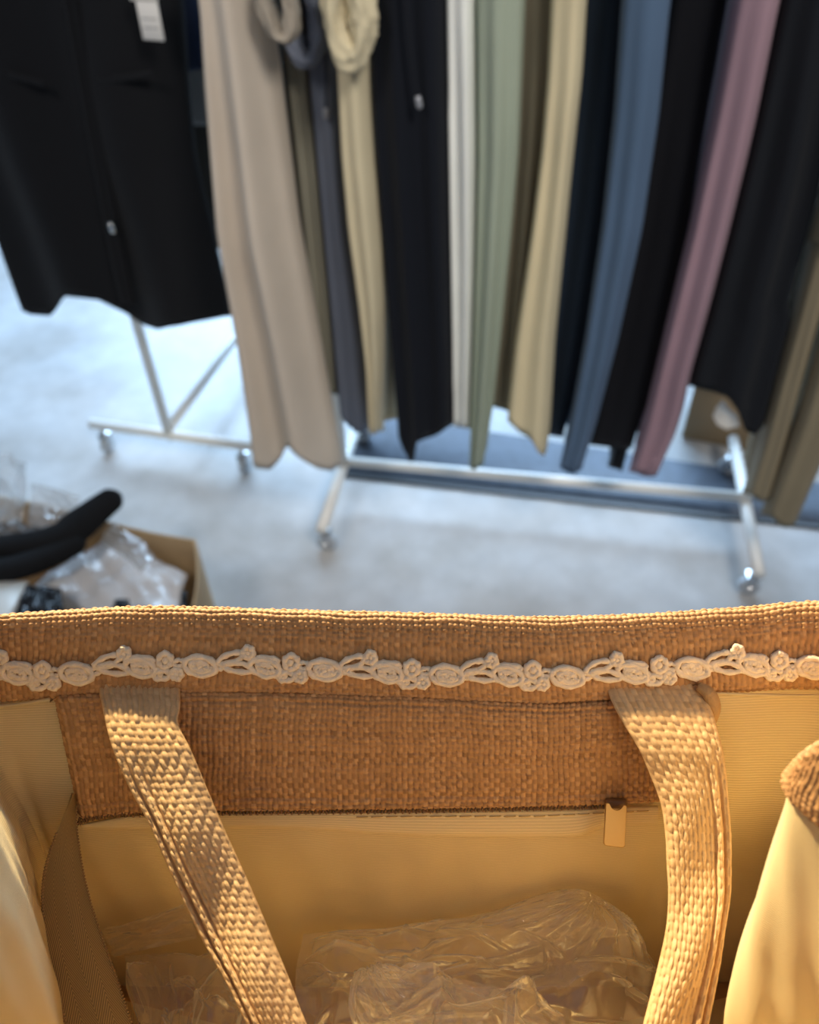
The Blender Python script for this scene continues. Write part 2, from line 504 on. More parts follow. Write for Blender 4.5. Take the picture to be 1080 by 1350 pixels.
LT = onz(223, 573, 0.093); LT = np.array([LT[0], LT[1], 0])
E3 = np.array([0.966, -0.262, 0]); E3 /= np.linalg.norm(E3)      # across the left rail, to the right
N3 = np.array([E3[1], E3[0] * -1, 0])  # towards the viewer
E2 = -N3                                # left rail runs away from the viewer
rack('white rolling rack whose end stands on the left below the black jacket', (LT, LT + E2 * 1.0), E2, (0.235, 0.235), RAIL_Z, (0.2, 0.05))

# ------------------------------------------------------------------ garments
FAB = {}


def fabric(key, rgb, rough=0.85, sheen=0.04):
    if key not in FAB:
        FAB[key] = mat('cloth_' + key, srgb(*rgb), rough, spec=0.25, sheen=sheen, noise_amt=0.07, noise_scale=5, bump=0.35, bump_scale=900)
    return FAB[key]


def hang_thing(a, bf, D, p0, e, n, ztop, label, group):
    base = p0 + e * a + UP * ztop
    t = thing('clip_hanger', base, label, 'hanger', group)
    th = np.linspace(-0.5, math.pi + 0.3, 12)
    zc = RAIL_Z + 0.0005
    hook = [p0 + e * a + n * (0.0155 * math.cos(x)) + UP * (zc + 0.0155 * math.sin(x)) for x in th]
    stem = hook + [p0 + e * a - n * 0.012 + UP * (RAIL_Z - 0.03), p0 + e * a + UP * (RAIL_Z - 0.05), p0 + e * a + UP * (ztop + 0.018)]
    h = MB(); h.tube(cr1(stem, 40), 0.0022, 8); h.build('hook', M_chrome, t)
    c = MB(); c.tube([p0 + e * a + n * (bf - 0.01) + UP * (ztop + 0.018), p0 + e * a + n * (bf - D + 0.01) + UP * (ztop + 0.018)], 0.003, 8)
    c.build('hanger_bar', M_chrome, t)
    for s_ in (0.2, 0.8):
        k = MB(); k.box(p0 + e * a + n * (bf - D * s_) + UP * (ztop + 0.012), e, n, UP, 0.006, 0.010, 0.008, 0.002); k.build('clip', M_chrome, t)


class Spec:
    """one hanging garment: visible front strip measured at its own front plane"""
    def __init__(s, bf, levels, hem, ztop=1.25, D=0.27, lip=0.055, nf=1.5, fa=0.008, ph=0.0, NF=48, M=46, layer='F', frame=None, stem=0.016):
        s.__dict__.update(locals())
        s.p0, s.e, s.n = frame
        s.pl = s.p0 + s.n * bf; pl = s.p0 + s.n * (bf - 0.55 * lip)
        tab = []
        for py, xl, xr in levels:
            a = onplane(xl, py, pl, s.n); b = onplane(xr, py, pl, s.n)
            tab.append(((a[2] + b[2]) / 2, (a - s.p0) @ s.e, (b - s.p0) @ s.e))
        tab.sort(); s.tab = np.array(tab)
        s.lo = s.a0 = np.interp(ZG, s.tab[:, 0], s.tab[:, 1]); s.hi = s.a1 = np.interp(ZG, s.tab[:, 0], s.tab[:, 2])
        s.c = (s.a0 + s.a1) / 2

    def mesh(s):
        tau = np.linspace(math.pi, 0, s.NF)
        pw = 0.6
        Cx = np.sign(np.cos(tau)) * np.abs(np.cos(tau)) ** pw; Sx = np.abs(np.sin(tau)) ** pw
        sf = (Cx + 1) / 2
        xl0, xr0 = s.levels[-1][1], s.levels[-1][2]
        hs = [h[0] for h in s.hem]; hp = [h[1] for h in s.hem]
        fold_h = lambda z: s.fa * np.cos(2 * math.pi * s.nf * sf + s.ph + 0.8 * z) * Sx
        zf = np.empty(s.NF)
        zm = onplane((xl0 + xr0) / 2, np.mean(hp), s.pl, s.n)[2]
        fo = fold_h(zm)
        for k in range(s.NF):
            b = s.bf - s.lip + s.lip * Sx[k] + fo[k]
            zf[k] = onplane(xl0 + (xr0 - xl0) * sf[k], np.interp(sf[k], hs, hp), s.p0 + s.n * b, s.n)[2]
        zback = float(np.mean(zf))
        # the way round the back: shoulder, thin side, back edge, thin side, shoulder
        nb = 14
        q = np.concatenate([np.zeros(5), np.linspace(0, 1, nb), np.ones(3), np.linspace(1, 0, nb), np.zeros(5)])       # depth along the stem
        sh = np.concatenate([np.linspace(0, 1, 5), np.ones(2 * nb + 3), np.linspace(1, 0, 5)])                          # lip -> stem
        sd = np.concatenate([np.ones(5 + nb), [0.5, 0, -0.5], -np.ones(nb + 5)])                                        # right / left side
        zb = zback + (np.where(sd > 0, zf[-1], zf[0]) - zback) * (1 - sh)
        zh = np.concatenate([zf, zb])
        rows = []
        for i in range(s.M):
            v = i / (s.M - 1)
            z = s.ztop + (zh - s.ztop) * v
            zz = float(np.mean(z))
            grow = 0.35 + 0.65 * float(smoothstep(0, 0.5, v))
            lo = np.interp(z, ZG, s.lo); hi = np.interp(z, ZG, s.hi); c = np.interp(z, ZG, s.c)
            ac = (lo + hi) / 2; hw = (hi - lo) / 2
            zfz = z[:s.NF]
            fold = s.fa * grow * np.cos(2 * math.pi * s.nf * sf + s.ph + 0.8 * zfz) * Sx
            a_f = ac[:s.NF] + hw[:s.NF] * Cx
            b_f = s.bf - s.lip + s.lip * Sx + fold
            zb_ = z[s.NF:]; acb = ac[s.NF:]; hwb = hw[s.NF:]; cb = c[s.NF:]
            st = np.minimum(s.stem, hwb * 0.85)
            rip = 0.0035 * np.sin(q * 17 + s.ph * 2 + 2.0 * zb_) * (q > 0) * grow
            a_b = (acb + hwb * sd) * (1 - sh) + (cb + st * sd * (1 - 0.25 * q) + rip) * sh
            b_b = s.bf - s.lip - 0.012 * sh - (s.D - s.lip - 0.012) * q
            a = np.concatenate([a_f, a_b]); b = np.concatenate([b_f, b_b])
            rows.append(s.p0 + a[:, None] * s.e + b[:, None] * s.n + z[:, None] * UP)
        rows = np.array(rows)
        last = rows[-1]
        # cloth thickness at the hem: turn the edge in along the outline's own normal
        tn = np.roll(last, -1, 0) - np.roll(last, 1, 0); tn[:, 2] = 0
        nr = np.cross(tn, UP); nr /= np.linalg.norm(nr, axis=1)[:, None] + 1e-9
        cen = last.mean(0)
        if (nr * (last - cen)).sum() > 0: nr = -nr
        r1 = last + nr * 0.002 + UP * 0.0015
        r2 = last + nr * 0.003 + UP * 0.05
        isf = np.arange(len(last)) < s.NF
        acl = (np.interp(zback, ZG, s.lo) + np.interp(zback, ZG, s.hi)) / 2
        al = (last - s.p0) @ s.e; cz = np.interp(zback, ZG, s.c)
        shl = np.concatenate([np.zeros(s.NF), sh])
        r3a = np.where(isf, acl + 0.2 * (al - acl), (1 - shl) * (acl + 0.2 * (al - acl)) + shl * cz)
        bb = np.clip((last - s.p0) @ s.n, s.bf - s.D + 0.003, s.bf - 0.02)
        bb = np.where(isf, np.minimum(bb, s.bf - s.lip * 0.6), bb)
        r3 = s.p0 + r3a[:, None] * s.e + bb[:, None] * s.n + UP * (zback + 0.07)
        top0 = rows[0]
        bt = (top0 - s.p0) @ s.n
        ac0 = (np.interp(s.ztop, ZG, s.lo) + np.interp(s.ztop, ZG, s.hi)) / 2
        tpa = np.where(isf, ac0, (1 - shl) * ac0 + shl * np.interp(s.ztop, ZG, s.c))
        tp = s.p0 + tpa[:, None] * s.e + np.where(isf, s.bf - s.lip * 0.6, bt)[:, None] * s.n + UP * (s.ztop + 0.003)
        mb = MB(); mb.grid(np.concatenate([[tp], rows, [r1, r2, r3]]), cu=True)
        return mb


ZG = np.linspace(0.0, 1.45, 60)
FR_R = (RL, E1, N1)
FB, BB = 0.20, 0.112          # front row and back row of the crowded rail
SPECS = []                      # (spec, name, label, cat, key, rgb, parent index)


def cloth(name, label, cat, key, rgb, layer, levels, hem, bf=None, parent=None, **kw):
    sp = Spec(bf if bf is not None else (FB if layer == 'F' else BB), levels, hem, layer=layer, frame=FR_R, **kw)
    SPECS.append([sp, name, label, cat, key, rgb, parent]); return len(SPECS) - 1


I_skirt = cloth('skirt', 'long beige flared skirt at the left end of the trouser rack', 'skirt', 'beige', (205, 192, 176), 'F',
    [(0, 268, 346), (100, 274, 362), (300, 291, 388), (450, 317, 416), (560, 332, 436), (605, 336, 445)],
    [(0, 606), (0.1, 618), (0.25, 620), (0.36, 606), (0.45, 592), (0.55, 590), (0.68, 604), (0.82, 618), (0.93, 621), (1, 614)], bf=0.245, lip=0.09,
    nf=1.65, fa=0.026, ph=-0.9, NF=80)
cloth('trousers', 'dark brown trousers, a thin strip right behind the beige skirt', 'trousers', 'dark_brown', (62, 54, 48), 'B',
    [(0, 328, 357), (100, 338, 366), (300, 362, 388), (480, 388, 412)], [(0, 500), (1, 505)])
cloth('trousers', 'olive grey trousers between the dark brown strip and slate blue trousers', 'trousers', 'olive_grey', (140, 136, 120), 'B',
    [(0, 368, 414), (100, 376, 412), (300, 398, 430), (505, 418, 443)], [(0, 515), (1, 520)], nf=2)
I_slate = cloth('trousers', 'slate blue grey trousers with a hanging drawstring and metal tip', 'trousers', 'slate', (108, 114, 128), 'B',
    [(0, 384, 452), (100, 405, 450), (200, 415, 454), (300, 424, 462), (450, 440, 482), (550, 450, 489)], [(0, 545), (0.3, 562), (0.6, 572), (1, 566)], nf=1.2)
I_cream = cloth('trousers', 'pale cream trousers with a puckered waist loop, left of the navy black trousers', 'trousers', 'cream', (208, 196, 164), 'F',
    [(0, 441, 488), (100, 446, 488), (200, 451, 494), (300, 460, 504), (400, 474, 508), (480, 484, 506), (560, 488, 503)], [(0, 568), (0.5, 575), (1, 568)], nf=1.4)
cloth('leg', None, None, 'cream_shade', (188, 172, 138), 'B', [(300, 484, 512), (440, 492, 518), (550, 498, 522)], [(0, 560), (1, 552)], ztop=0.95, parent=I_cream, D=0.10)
I_navy = cloth('trousers', 'wide navy black drawstring trousers hanging mid left, with one pointed lower corner', 'trousers', 'navy_black', (9, 14, 24), 'F',
    [(0, 487, 588), (130, 491, 590), (300, 503, 592), (450, 515, 596), (560, 524, 598)],
    [(0, 570), (0.12, 592), (0.24, 611), (0.33, 606), (0.4, 584), (0.55, 579), (0.8, 572), (1, 560)], nf=2.2, fa=0.012, NF=80)
cloth('trousers', 'light grey white trousers between navy black trousers and sage green trousers', 'trousers', 'light_grey', (236, 238, 232), 'F',
    [(0, 588, 630), (200, 592, 634), (450, 597, 632), (555, 598, 626)], [(0, 562), (1, 566)], nf=1.3, fa=0.012, bf=0.185, lip=0.04)
cloth('trousers', 'pale sage green trousers reaching down to the bottom bar', 'trousers', 'sage', (158, 168, 150), 'F',
    [(0, 626, 692), (200, 626, 684), (330, 623, 672), (450, 617, 660), (540, 615, 650), (610, 614, 637)], [(0, 616), (0.5, 620), (1, 612)], nf=1.8, fa=0.012)
cloth('trousers', 'olive taupe trousers in the gap left of the wide cream trousers', 'trousers', 'taupe', (140, 132, 112), 'B',
    [(0, 660, 765), (200, 650, 750), (400, 640, 725), (530, 648, 700)], [(0, 536), (1, 548)], bf=0.135, lip=0.03)
cloth('trousers', 'wide cream trousers with a slanting hem, right of the sage trousers', 'trousers', 'pale_cream', (214, 200, 164), 'F',
    [(0, 726, 774), (100, 722, 768), (200, 714, 757), (300, 702, 747), (450, 680, 732), (560, 668, 726), (590, 672, 722)],
    [(0, 555), (0.3, 570), (0.55, 578), (0.8, 598), (0.95, 602), (1, 590)], nf=1.3, fa=0.010)
cloth('trousers', 'dark navy teal trousers between the wide cream and steel blue trousers', 'trousers', 'navy_teal', (34, 46, 60), 'B',
    [(0, 745, 830), (200, 728, 812), (400, 715, 788), (565, 706, 760)], [(0, 572), (1, 578)])
cloth('trousers', 'steel blue trousers, the only mid blue ones', 'trousers', 'steel_blue', (82, 104, 130), 'F',
    [(0, 820, 885), (150, 810, 870), (300, 794, 848), (450, 772, 815), (560, 752, 786), (615, 739, 768)], [(0, 618), (0.5, 626), (1, 618)], nf=1.6)
I_black = cloth('trousers', 'black trousers between the steel blue and dusty pink trousers', 'trousers', 'black', (16, 17, 23), 'B',
    [(0, 884, 960), (200, 850, 925), (400, 812, 894), (560, 780, 848), (590, 774, 838)], [(0, 586), (0.5, 590), (0.8, 594), (1, 590)], nf=1.3)
cloth('leg', None, None, 'black', (16, 17, 23), 'B', [(450, 840, 866), (560, 816, 838), (615, 803, 822)], [(0, 616), (1, 622)], ztop=0.8, parent=I_black, D=0.10, bf=0.10)
cloth('trousers', 'dusty pink trousers, the only pinkish ones', 'trousers', 'dusty_pink', (156, 128, 138), 'F',
    [(0, 968, 1030), (150, 942, 1002), (300, 912, 966), (450, 876, 926), (560, 850, 896), (620, 832, 868)], [(0, 622), (0.5, 629), (1, 626)], nf=1.4, fa=0.010, lip=0.06)
I_soft = cloth('skirt', 'wide black skirt with a slanting hem right of the dusty pink trousers', 'skirt', 'soft_black', (19, 22, 28), 'F',
    [(0, 1030, 1130), (200, 988, 1095), (400, 938, 1052), (500, 908, 1026), (560, 905, 1012)],
    [(0, 508), (0.2, 512), (0.42, 522), (0.6, 545), (0.75, 568), (0.9, 574), (1, 560)], nf=1.8, fa=0.014, NF=80)
I_khaki = cloth('trousers', 'khaki trousers with two open legs at the right end of the rack', 'trousers', 'khaki', (140, 128, 104), 'F',
    [(-150, 1150, 1290), (0, 1130, 1255), (150, 1106, 1212), (270, 1082, 1190)], [(0, 320), (1, 335)], bf=0.25, lip=0.075)
cloth('leg', None, None, 'khaki', (140, 128, 104), 'F', [(100, 1112, 1150), (300, 1075, 1112), (430, 1042, 1076), (550, 1010, 1044), (650, 982, 1018)], [(0, 650), (0.5, 662), (1, 655)], ztop=0.92, parent=I_khaki, fa=0.004, D=0.14, bf=0.215)
cloth('leg', None, None, 'khaki', (140, 128, 104), 'F', [(100, 1165, 1220), (300, 1130, 1182), (430, 1092, 1146), (560, 1052, 1106), (685, 1006, 1050)], [(0, 678), (0.5, 696), (1, 690)], ztop=0.92, parent=I_khaki, fa=0.004, D=0.15, bf=0.25)

# the clothes push each other aside: thin backs spaced along the rail, fronts clipped against neighbours
order = [i for i in range(len(SPECS)) if SPECS[i][6] is None]
GAP = 0.040
Lr = np.linalg.norm(RR - RL)
UPR0 = np.zeros(len(ZG)); UPR1 = np.full(len(ZG), Lr)
bodies = [SPECS[i][0].c.copy() for i in order]
fixed = [False] * len(bodies)
bodies.insert(2, UPR0); fixed.insert(2, True)              # left upright stands between dark brown and olive grey
kk = len(bodies) - 1
bodies.insert(kk, UPR1); fixed.insert(kk, True)            # right upright stands just before the khaki trousers
cm = np.array(bodies)
for it in range(400):
    for k in range(len(cm) - 1):
        d_ = cm[k + 1] - cm[k]; push = np.clip(GAP - d_, 0, None)
        if fixed[k]: cm[k + 1] += push
        elif fixed[k + 1]: cm[k] -= push
        else: cm[k] -= push / 2; cm[k + 1] += push / 2
cm = np.array([c_ for c_, f_ in zip(cm, fixed) if not f_])
for k, i in enumerate(order): SPECS[i][0].c = cm[k]
for i, sp_ in enumerate(SPECS):
    if sp_[6] is not None: sp_[0].c = (sp_[0].a0 + sp_[0].a1) / 2
own = lambda i: i if SPECS[i][6] is None else SPECS[i][6]
for i in range(len(SPECS)):
    A_ = SPECS[i][0]; lo = A_.lo.copy(); hi = A_.hi.copy()
    for j in range(len(SPECS)):
        if own(i) == own(j): continue
        B_ = SPECS[j][0]
        left = order.index(own(j)) < order.index(own(i))
        if A_.layer == 'B' and B_.layer == 'F' and SPECS[j][6] is None:
            if left: lo = np.maximum(lo, np.minimum(B_.c + 0.0205, hi - 0.006))
            else: hi = np.minimum(hi, np.maximum(B_.c - 0.0205, lo + 0.006))
        elif A_.layer == B_.layer:
            zmin = B_.tab[0][0] - 0.2
            live = ZG > zmin
            midl = (B_.a1 + A_.a0) / 2; midr = (A_.a1 + B_.a0) / 2
            if left: lo = np.where(live & (B_.a1 > A_.a0), np.minimum(np.maximum(lo, midl + 0.001), hi - 0.006), lo)
            else: hi = np.where(live & (B_.a0 < A_.a1), np.maximum(np.minimum(hi, midr - 0.001), lo + 0.006), hi)
    A_._lo, A_._hi = lo, hi
for sp_ in SPECS: sp_[0].lo, sp_[0].hi = sp_[0]._lo, sp_[0]._hi
ROOTS = {}
for i, (sp, name, label, cat, key, rgb, par) in enumerate(SPECS):
    if par is None:
        az = float(np.interp(0.7, ZG, sp.c))
        tt_ = thing(name, RL + E1 * az + N1 * (sp.bf - sp.D / 2) + UP * sp.tab[0][0], label, cat, 'clothes on the trouser rack')
        ROOTS[i] = tt_
        sp.mesh().build('cloth_body', fabric(key, rgb), tt_)
        hang_thing(float(np.interp(sp.ztop, ZG, sp.c)), sp.bf, sp.D, RL, E1, N1, sp.ztop, 'chrome clip hanger above the ' + key.replace('_', ' ') + ' ' + cat + ' on the rack', 'clip hangers on the trouser rack')
    else:
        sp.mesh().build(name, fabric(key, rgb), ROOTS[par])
I_olive = 2
G = {'olive': (ROOTS[I_olive], SPECS[I_olive][0].pl), 'slate': (ROOTS[I_slate], SPECS[I_slate][0].pl), 'cream': (ROOTS[I_cream], SPECS[I_cream][0].pl), 'navy': (ROOTS[I_navy], SPECS[I_navy][0].pl)}


# waist loops, drawstrings
def loop_band(t, pl, cx, cy, rx, ry, key, rgb, fwd, width=0.030, thick=0.007, tilt=0.0, name='waistband', seed=0):
    c = onplane(cx, cy, pl + N1 * fwd, N1)
    sc = np.linalg.norm(ray(cx, cy)) * 0 + (c - CC) @ CF / F0
    th = np.linspace(0, 2 * math.pi, 64, endpoint=False)
    rr = np.random.RandomState(seed)
    rows = []
    for x in th:
        puck = 1 + 0.16 * math.sin(3 * x + seed) + 0.035 * math.sin(29 * x) + 0.03 * math.sin(47 * x + 1)
        cxx = rx * math.cos(x); cyy = ry * math.sin(x)
        q = c + E1 * (cxx * math.cos(tilt) - cyy * math.sin(tilt)) * sc + UP * (cxx * math.sin(tilt) + cyy * math.cos(tilt)) * sc * 1.15
        rad = (E1 * math.cos(x) * ry + UP * math.sin(x) * rx); rad /= np.linalg.norm(rad)
        ring = []
        for k in range(28):
            y = 2 * math.pi * k / 28
            ring.append(q + (rad * thick * puck * math.cos(y) + N1 * width * 0.5 * math.sin(y)) * (1 + 0.13 * math.sin(4 * y + 2.3 * x + seed) + 0.07 * math.sin(7 * y - 5 * x)))
        rows.append(ring)
    mb = MB(); mb.grid(rows, cu=True, cv=True)
    return mb.build(name, fabric(key, rgb), t)


t, pl = G['cream']
loop_band(t, pl, 460, 22, 19, 42, 'cream', (208, 196, 164), 0.026, 0.05, 0.0185, 0.06, seed=1)
t, pl = G['slate']
loop_band(t, pl, 402, 28, 20, 40, 'slate', (108, 114, 128), 0.030, 0.05, 0.012, 0.0, seed=2)


def drawstring(t, pl, pts, fwd, key, rgb, tip=True):
    path = [onplane(x, y, pl + N1 * fwd, N1) for x, y in pts]
    mb = MB(); mb.tube(cr1(path, 24), 0.0028, 8); o = mb.build('drawstring', fabric(key, rgb), t)
    if tip:
        k = MB(); d = path[-1] - path[-2]; d /= np.linalg.norm(d)
        k.tube([path[-1] - d * 0.002, path[-1] + d * 0.003, path[-1] + d * 0.013, path[-1] + d * 0.017], [0.004, 0.005, 0.005, 0.003], 10)
        to = k.build('cord_tip', mat('cord_tip_metal', srgb(150, 152, 158), 0.35, metal=0.3), t)
        sub(to, o)
        to['label'] = 'shiny metal cord tip'


t, pl = G['slate']
drawstring(t, pl, [(426, -40), (428, 30), (430, 90), (430, 144)], 0.016, 'slate_cord', (60, 62, 72))
t, pl = G['navy']
drawstring(t, pl, [(532, -40), (538, 40), (545, 95), (551, 128)], 0.020, 'navy_black', (9, 14, 24))

# puckered beige waist loop peeping out beside the skirt's top
t, pl = G['olive']
loop_band(t, RL + N1 * 0.250, 366, 2, 17, 36, 'beige_loop', (160, 150, 136), 0.0, 0.04, 0.0105, 0.15, seed=4)['label'] = 'beige gathered waist loop'

# ---- left rack clothes
LC = LT
FR_L = (LT, E3, N3)


def left_garment(name, label, cat, key, rgb, bf, D, levels, hem, ztop=1.30, lip=0.055, **kw):
    sp = Spec(bf, levels, hem, ztop=ztop, D=D, lip=lip, frame=FR_L, stem=0.5, **kw)
    t = thing(name, LC + E3 * float(np.interp(0.7, ZG, sp.c)) + N3 * (bf - D / 2) + UP * sp.tab[0][0], label, cat, 'clothes on the left rack')
    sp.mesh().build('cloth_body', fabric(key, rgb), t)
    return t, sp.pl, sp.tab


def shoulder_hanger(bc, ztop, width, label):
    t = thing('coat_hanger', LC + N3 * bc + UP * ztop, label, 'hanger', 'hangers on the left rack')
    th = np.linspace(-0.5, math.pi + 0.3, 12)
    c = LC + N3 * bc
    hook = [c + E3 * (0.0155 * math.cos(x)) + UP * (RAIL_Z + 0.0155 * math.sin(x)) for x in th]
    hook += [c - E3 * 0.012 + UP * (RAIL_Z - 0.03), c + UP * (RAIL_Z - 0.045), c + UP * (ztop + 0.03)]
    h = MB(); h.tube(cr1(hook, 36), 0.0022, 8); h.build('hook', M_chrome, t)
    b = MB(); b.tube(cr1([c - E3 * width + UP * (ztop + 0.012), c - E3 * width * .5 + UP * (ztop + 0.025), c + UP * (ztop + 0.034), c + E3 * width * .5 + UP * (ztop + 0.025), c + E3 * width + UP * (ztop + 0.012)], 24), 0.006, 10)
    b.build('shoulder_bar', mat('black_plastic', srgb(25, 25, 26), 0.4), t)


jk, jpl, jtab = left_garment('jacket', 'black zip front jacket facing the viewer at the upper left', 'jacket', 'jacket_black', (15, 16, 20), 0.11, 0.07,
    [(0, -130, 233), (100, -92, 240), (200, -52, 249), (300, -12, 274), (410, 28, 298)],
    [(0, 408), (0.06, 415), (0.15, 417), (0.25, 404), (0.34, 392), (0.44, 395), (0.52, 408), (0.6, 428), (0.7, 436), (0.82, 431), (1, 416)],
    nf=2.3, fa=0.020, ph=0.6, NF=100)
shoulder_hanger(0.09, 1.31, 0.17, 'black coat hanger holding the black zip front jacket')
# front placket, zip pull, pocket welts, price tag
pk = MB()
path = [onplane(x, y, jpl + N3 * f_, N3) for x, y, f_ in ((92, 0, 0.012), (110, 100, 0.006), (128, 200, 0.006), (146, 300, 0.010), (160, 370, 0.017), (168, 402, 0.019))]
path = cr1(path, 30)
rows = []
for q in path:
    rows.append([q + E3 * x + N3 * y for x, y in ((-0.016, -0.012), (-0.014, 0.0), (-0.004, 0.002), (0.0, -0.003), (0.004, 0.002), (0.014, 0.0), (0.016, -0.012))])
pk.grid(rows); pk.build('front_placket', fabric('placket', (12, 13, 17)), jk)
zp = MB(); c = onplane(148, 302, jpl + N3 * 0.020, N3)
zp.box(c, E3, N3, UP, 0.006, 0.002, 0.009, 0.002); zp.ball(c + UP * 0.010, 0.006, n=10); zp.build('zipper_pull', M_chrome, jk)['label'] = 'small silver zip pull'
for (xa, ya, xb, yb) in ((10, 98, 60, 112), (128, 108, 200, 98)):
    wl = MB(); a = onplane(xa, ya, jpl + N3 * 0.013, N3); b = onplane(xb, yb, jpl + N3 * 0.013, N3)
    dd = b - a; L_ = np.linalg.norm(dd); dd /= L_
    wl.box((a + b) / 2, dd, N3, np.cross(dd, N3), L_ / 2, 0.003, 0.006, 0.002); wl.build('pocket_welt', fabric('jacket_black', (15, 16, 20)), jk)
tg = MB()
c0 = onplane(197, 22, jpl + N3 * 0.035, N3)
tdir = onplane(201, 46, jpl + N3 * 0.035, N3) - onplane(192, 0, jpl + N3 * 0.035, N3); tdir /= np.linalg.norm(tdir)
tx = np.cross(tdir, N3); tx /= np.linalg.norm(tx)
if tx @ E3 < 0: tx = -tx
k = (c0 - CC) @ CF / F0
tg.box(c0, tx, N3, tdir, 15.5 * k, 0.0012, 25 * k * 1.12, 0.0011)
tgo = tg.build('price_tag', mat('tag_card', srgb(232, 228, 222), 0.5, noise_amt=0.02), jk); tgo['label'] = 'white price tag'
tb2 = MB(); tb2.box(c0 - tdir * 27 * k - tx * 2.5 * k + N3 * 0.002, tx, N3, tdir, 20 * k, 0.0012, 9 * k, 0.0011); o = tb2.build('tag_header', MATS['tag_card'], jk)
sub(o, tgo)
pr = MB()
for dy in (2, 13): pr.box(c0 + tdir * dy * k + N3 * 0.0013, tx, N3, tdir, 11 * k, 0.0002, 0.8 * k)
o = pr.build('tag_print', mat('tag_ink', srgb(170, 168, 165), 0.6), jk, smooth=False); sub(o, tgo)

left_garment('shirt', 'navy blue top behind the black jacket, beside its white tag', 'shirt', 'shirt_navy', (36, 48, 74), -0.10, 0.05,
    [(0, 20, 270), (60, 40, 274), (90, 50, 278)], [(0, 88), (0.85, 96), (1, 90)], nf=5, fa=0.010, NF=80, lip=0.03)
shoulder_hanger(-0.125, 1.31, 0.15, 'coat hanger of the navy top behind the jacket')
left_garment('shirt', 'grey top glimpsed between the black jacket and the beige skirt', 'shirt', 'shirt_grey', (120, 120, 120), -0.20, 0.05,
    [(0, 30, 278), (90, 55, 284), (155, 80, 292)], [(0, 160), (1, 166)], nf=3, fa=0.006, lip=0.03)
shoulder_hanger(-0.225, 1.31, 0.15, 'coat hanger of the grey top behind the jacket')
left_garment('skirt', 'dark brown black skirt glimpsed below the grey top', 'skirt', 'skirt_dark', (44, 41, 37), -0.30, 0.06,
    [(0, 60, 282), (160, 110, 298), (320, 170, 314)], [(0, 330), (0.8, 330), (1, 312)], nf=3, fa=0.01, lip=0.03)
shoulder_hanger(-0.33, 1.31, 0.12, 'coat hanger of the dark brown black skirt behind the jacket')

# ------------------------------------------------------------------ carton behind the right rack
c0 = onz(898, 578, 0.0); c1 = onz(972, 594, 0.0); c0[2] = c1[2] = 0.004
ed_ = c1 - c0; W_ = np.linalg.norm(ed_); ed_ /= W_
bk = np.array([-ed_[1], ed_[0], 0])
if bk[1] < 0: bk = -bk
W_ += 0.05
hgt = 0.19
tc_ = thing('cardboard_box', c0 + ed_ * W_ / 2 + bk * 0.1, 'small brown carton with a torn white label on the floor behind the rack', 'box')
b = MB(); b.box(c0 + ed_ * W_ / 2 + bk * 0.1 + UP * hgt / 2, ed_, bk, UP, W_ / 2, 0.1, hgt / 2, 0.003)
b.build('carton_body', mat('carton_brown', srgb(140, 118, 88), 0.75, noise_amt=0.08, noise_scale=12), tc_)
fl = MB()
fl.box(c0 + ed_ * W_ / 2 + bk * (-0.012) + UP * (hgt + 0.006), ed_, bk, UP, W_ / 2, 0.014, 0.002, 0.001)
fl.build('flap', mat('carton_brown', (0, 0, 0)), tc_)
lb = MB(); pln = c0 - bk * 0.0015
shape = [(945, 536), (953, 528), (962, 540), (972, 548), (975, 562), (958, 566), (946, 560), (940, 549)]
pts = [onplane(x, y, pln, bk) for x, y in shape]
lb.add(pts + [p - bk * 0.001 for p in pts], [tuple(range(8)), tuple(range(8, 16))[::-1]] + [(i, (i + 1) % 8, 8 + (i + 1) % 8, 8 + i) for i in range(8)])
lb.build('paper_label', mat('paper_white', srgb(225, 218, 208), 0.6, noise_amt=0.03), tc_, smooth=False)['label'] = 'torn white paper label'

# ------------------------------------------------------------------ cardboard box at the left
bz = 0.25
bc = np.array([[-0.443, 1.190], [-1.10, 1.424], [-1.10, 0.92], [-0.418, 0.95]])  # back right, back left, front left, front right
cen = bc.mean(0)
tbx = thing('cardboard_box', (cen[0], cen[1], 0), 'open brown cardboard box of plastic packages on the floor at the left', 'box')
for i in range(4):
    a, b_ = bc[i], bc[(i + 1) % 4]
    d_ = np.append(b_ - a, 0); L_ = np.linalg.norm(d_); d_ /= L_
    inn = np.array([-d_[1], d_[0], 0])
    if inn @ np.append(cen - a, 0) < 0: inn = -inn
    nn = 14
    front = []
    for r_ in range(6):
        z = 0.001 + (bz - 0.001) * r_ / 5
        row = []
        for q in range(nn):
            s_ = q / (nn - 1)
            bow = 0.012 * math.sin(math.pi * s_) * (r_ / 5) * (1 if i != 0 else -0.6)
            zz = z - (0.006 * math.sin(3 * math.pi * s_) * (r_ / 5) if i == 0 else 0)
            row.append(np.array([a[0], a[1], 0]) + d_ * L_ * s_ - inn * bow + UP * zz)
        front.append(row)
    front = np.array(front)
    back = front + inn * 0.004
    m_ = MB(); m_.grid(front); m_.grid(back)
    loop = np.stack([front[-1], back[-1]]); m_.grid(loop)
    m_.grid(np.stack([front[:, 0], back[:, 0]])); m_.grid(np.stack([front[:, -1], back[:, -1]]))
    m_.build('side_panel', M_card, tbx)
bt = MB(); bt.add([(*p, 0.002) for p in bc] + [(*p, 0.005) for p in bc], [(0, 1, 2, 3), (7, 6, 5, 4), (0, 4, 5, 1), (1, 5, 6, 2), (2, 6, 7, 3), (3, 7, 4, 0)])
bt.build('bottom_panel', M_card, tbx, smooth=False)


def tri(x): return np.abs((x % 2) - 1) * 2 - 1


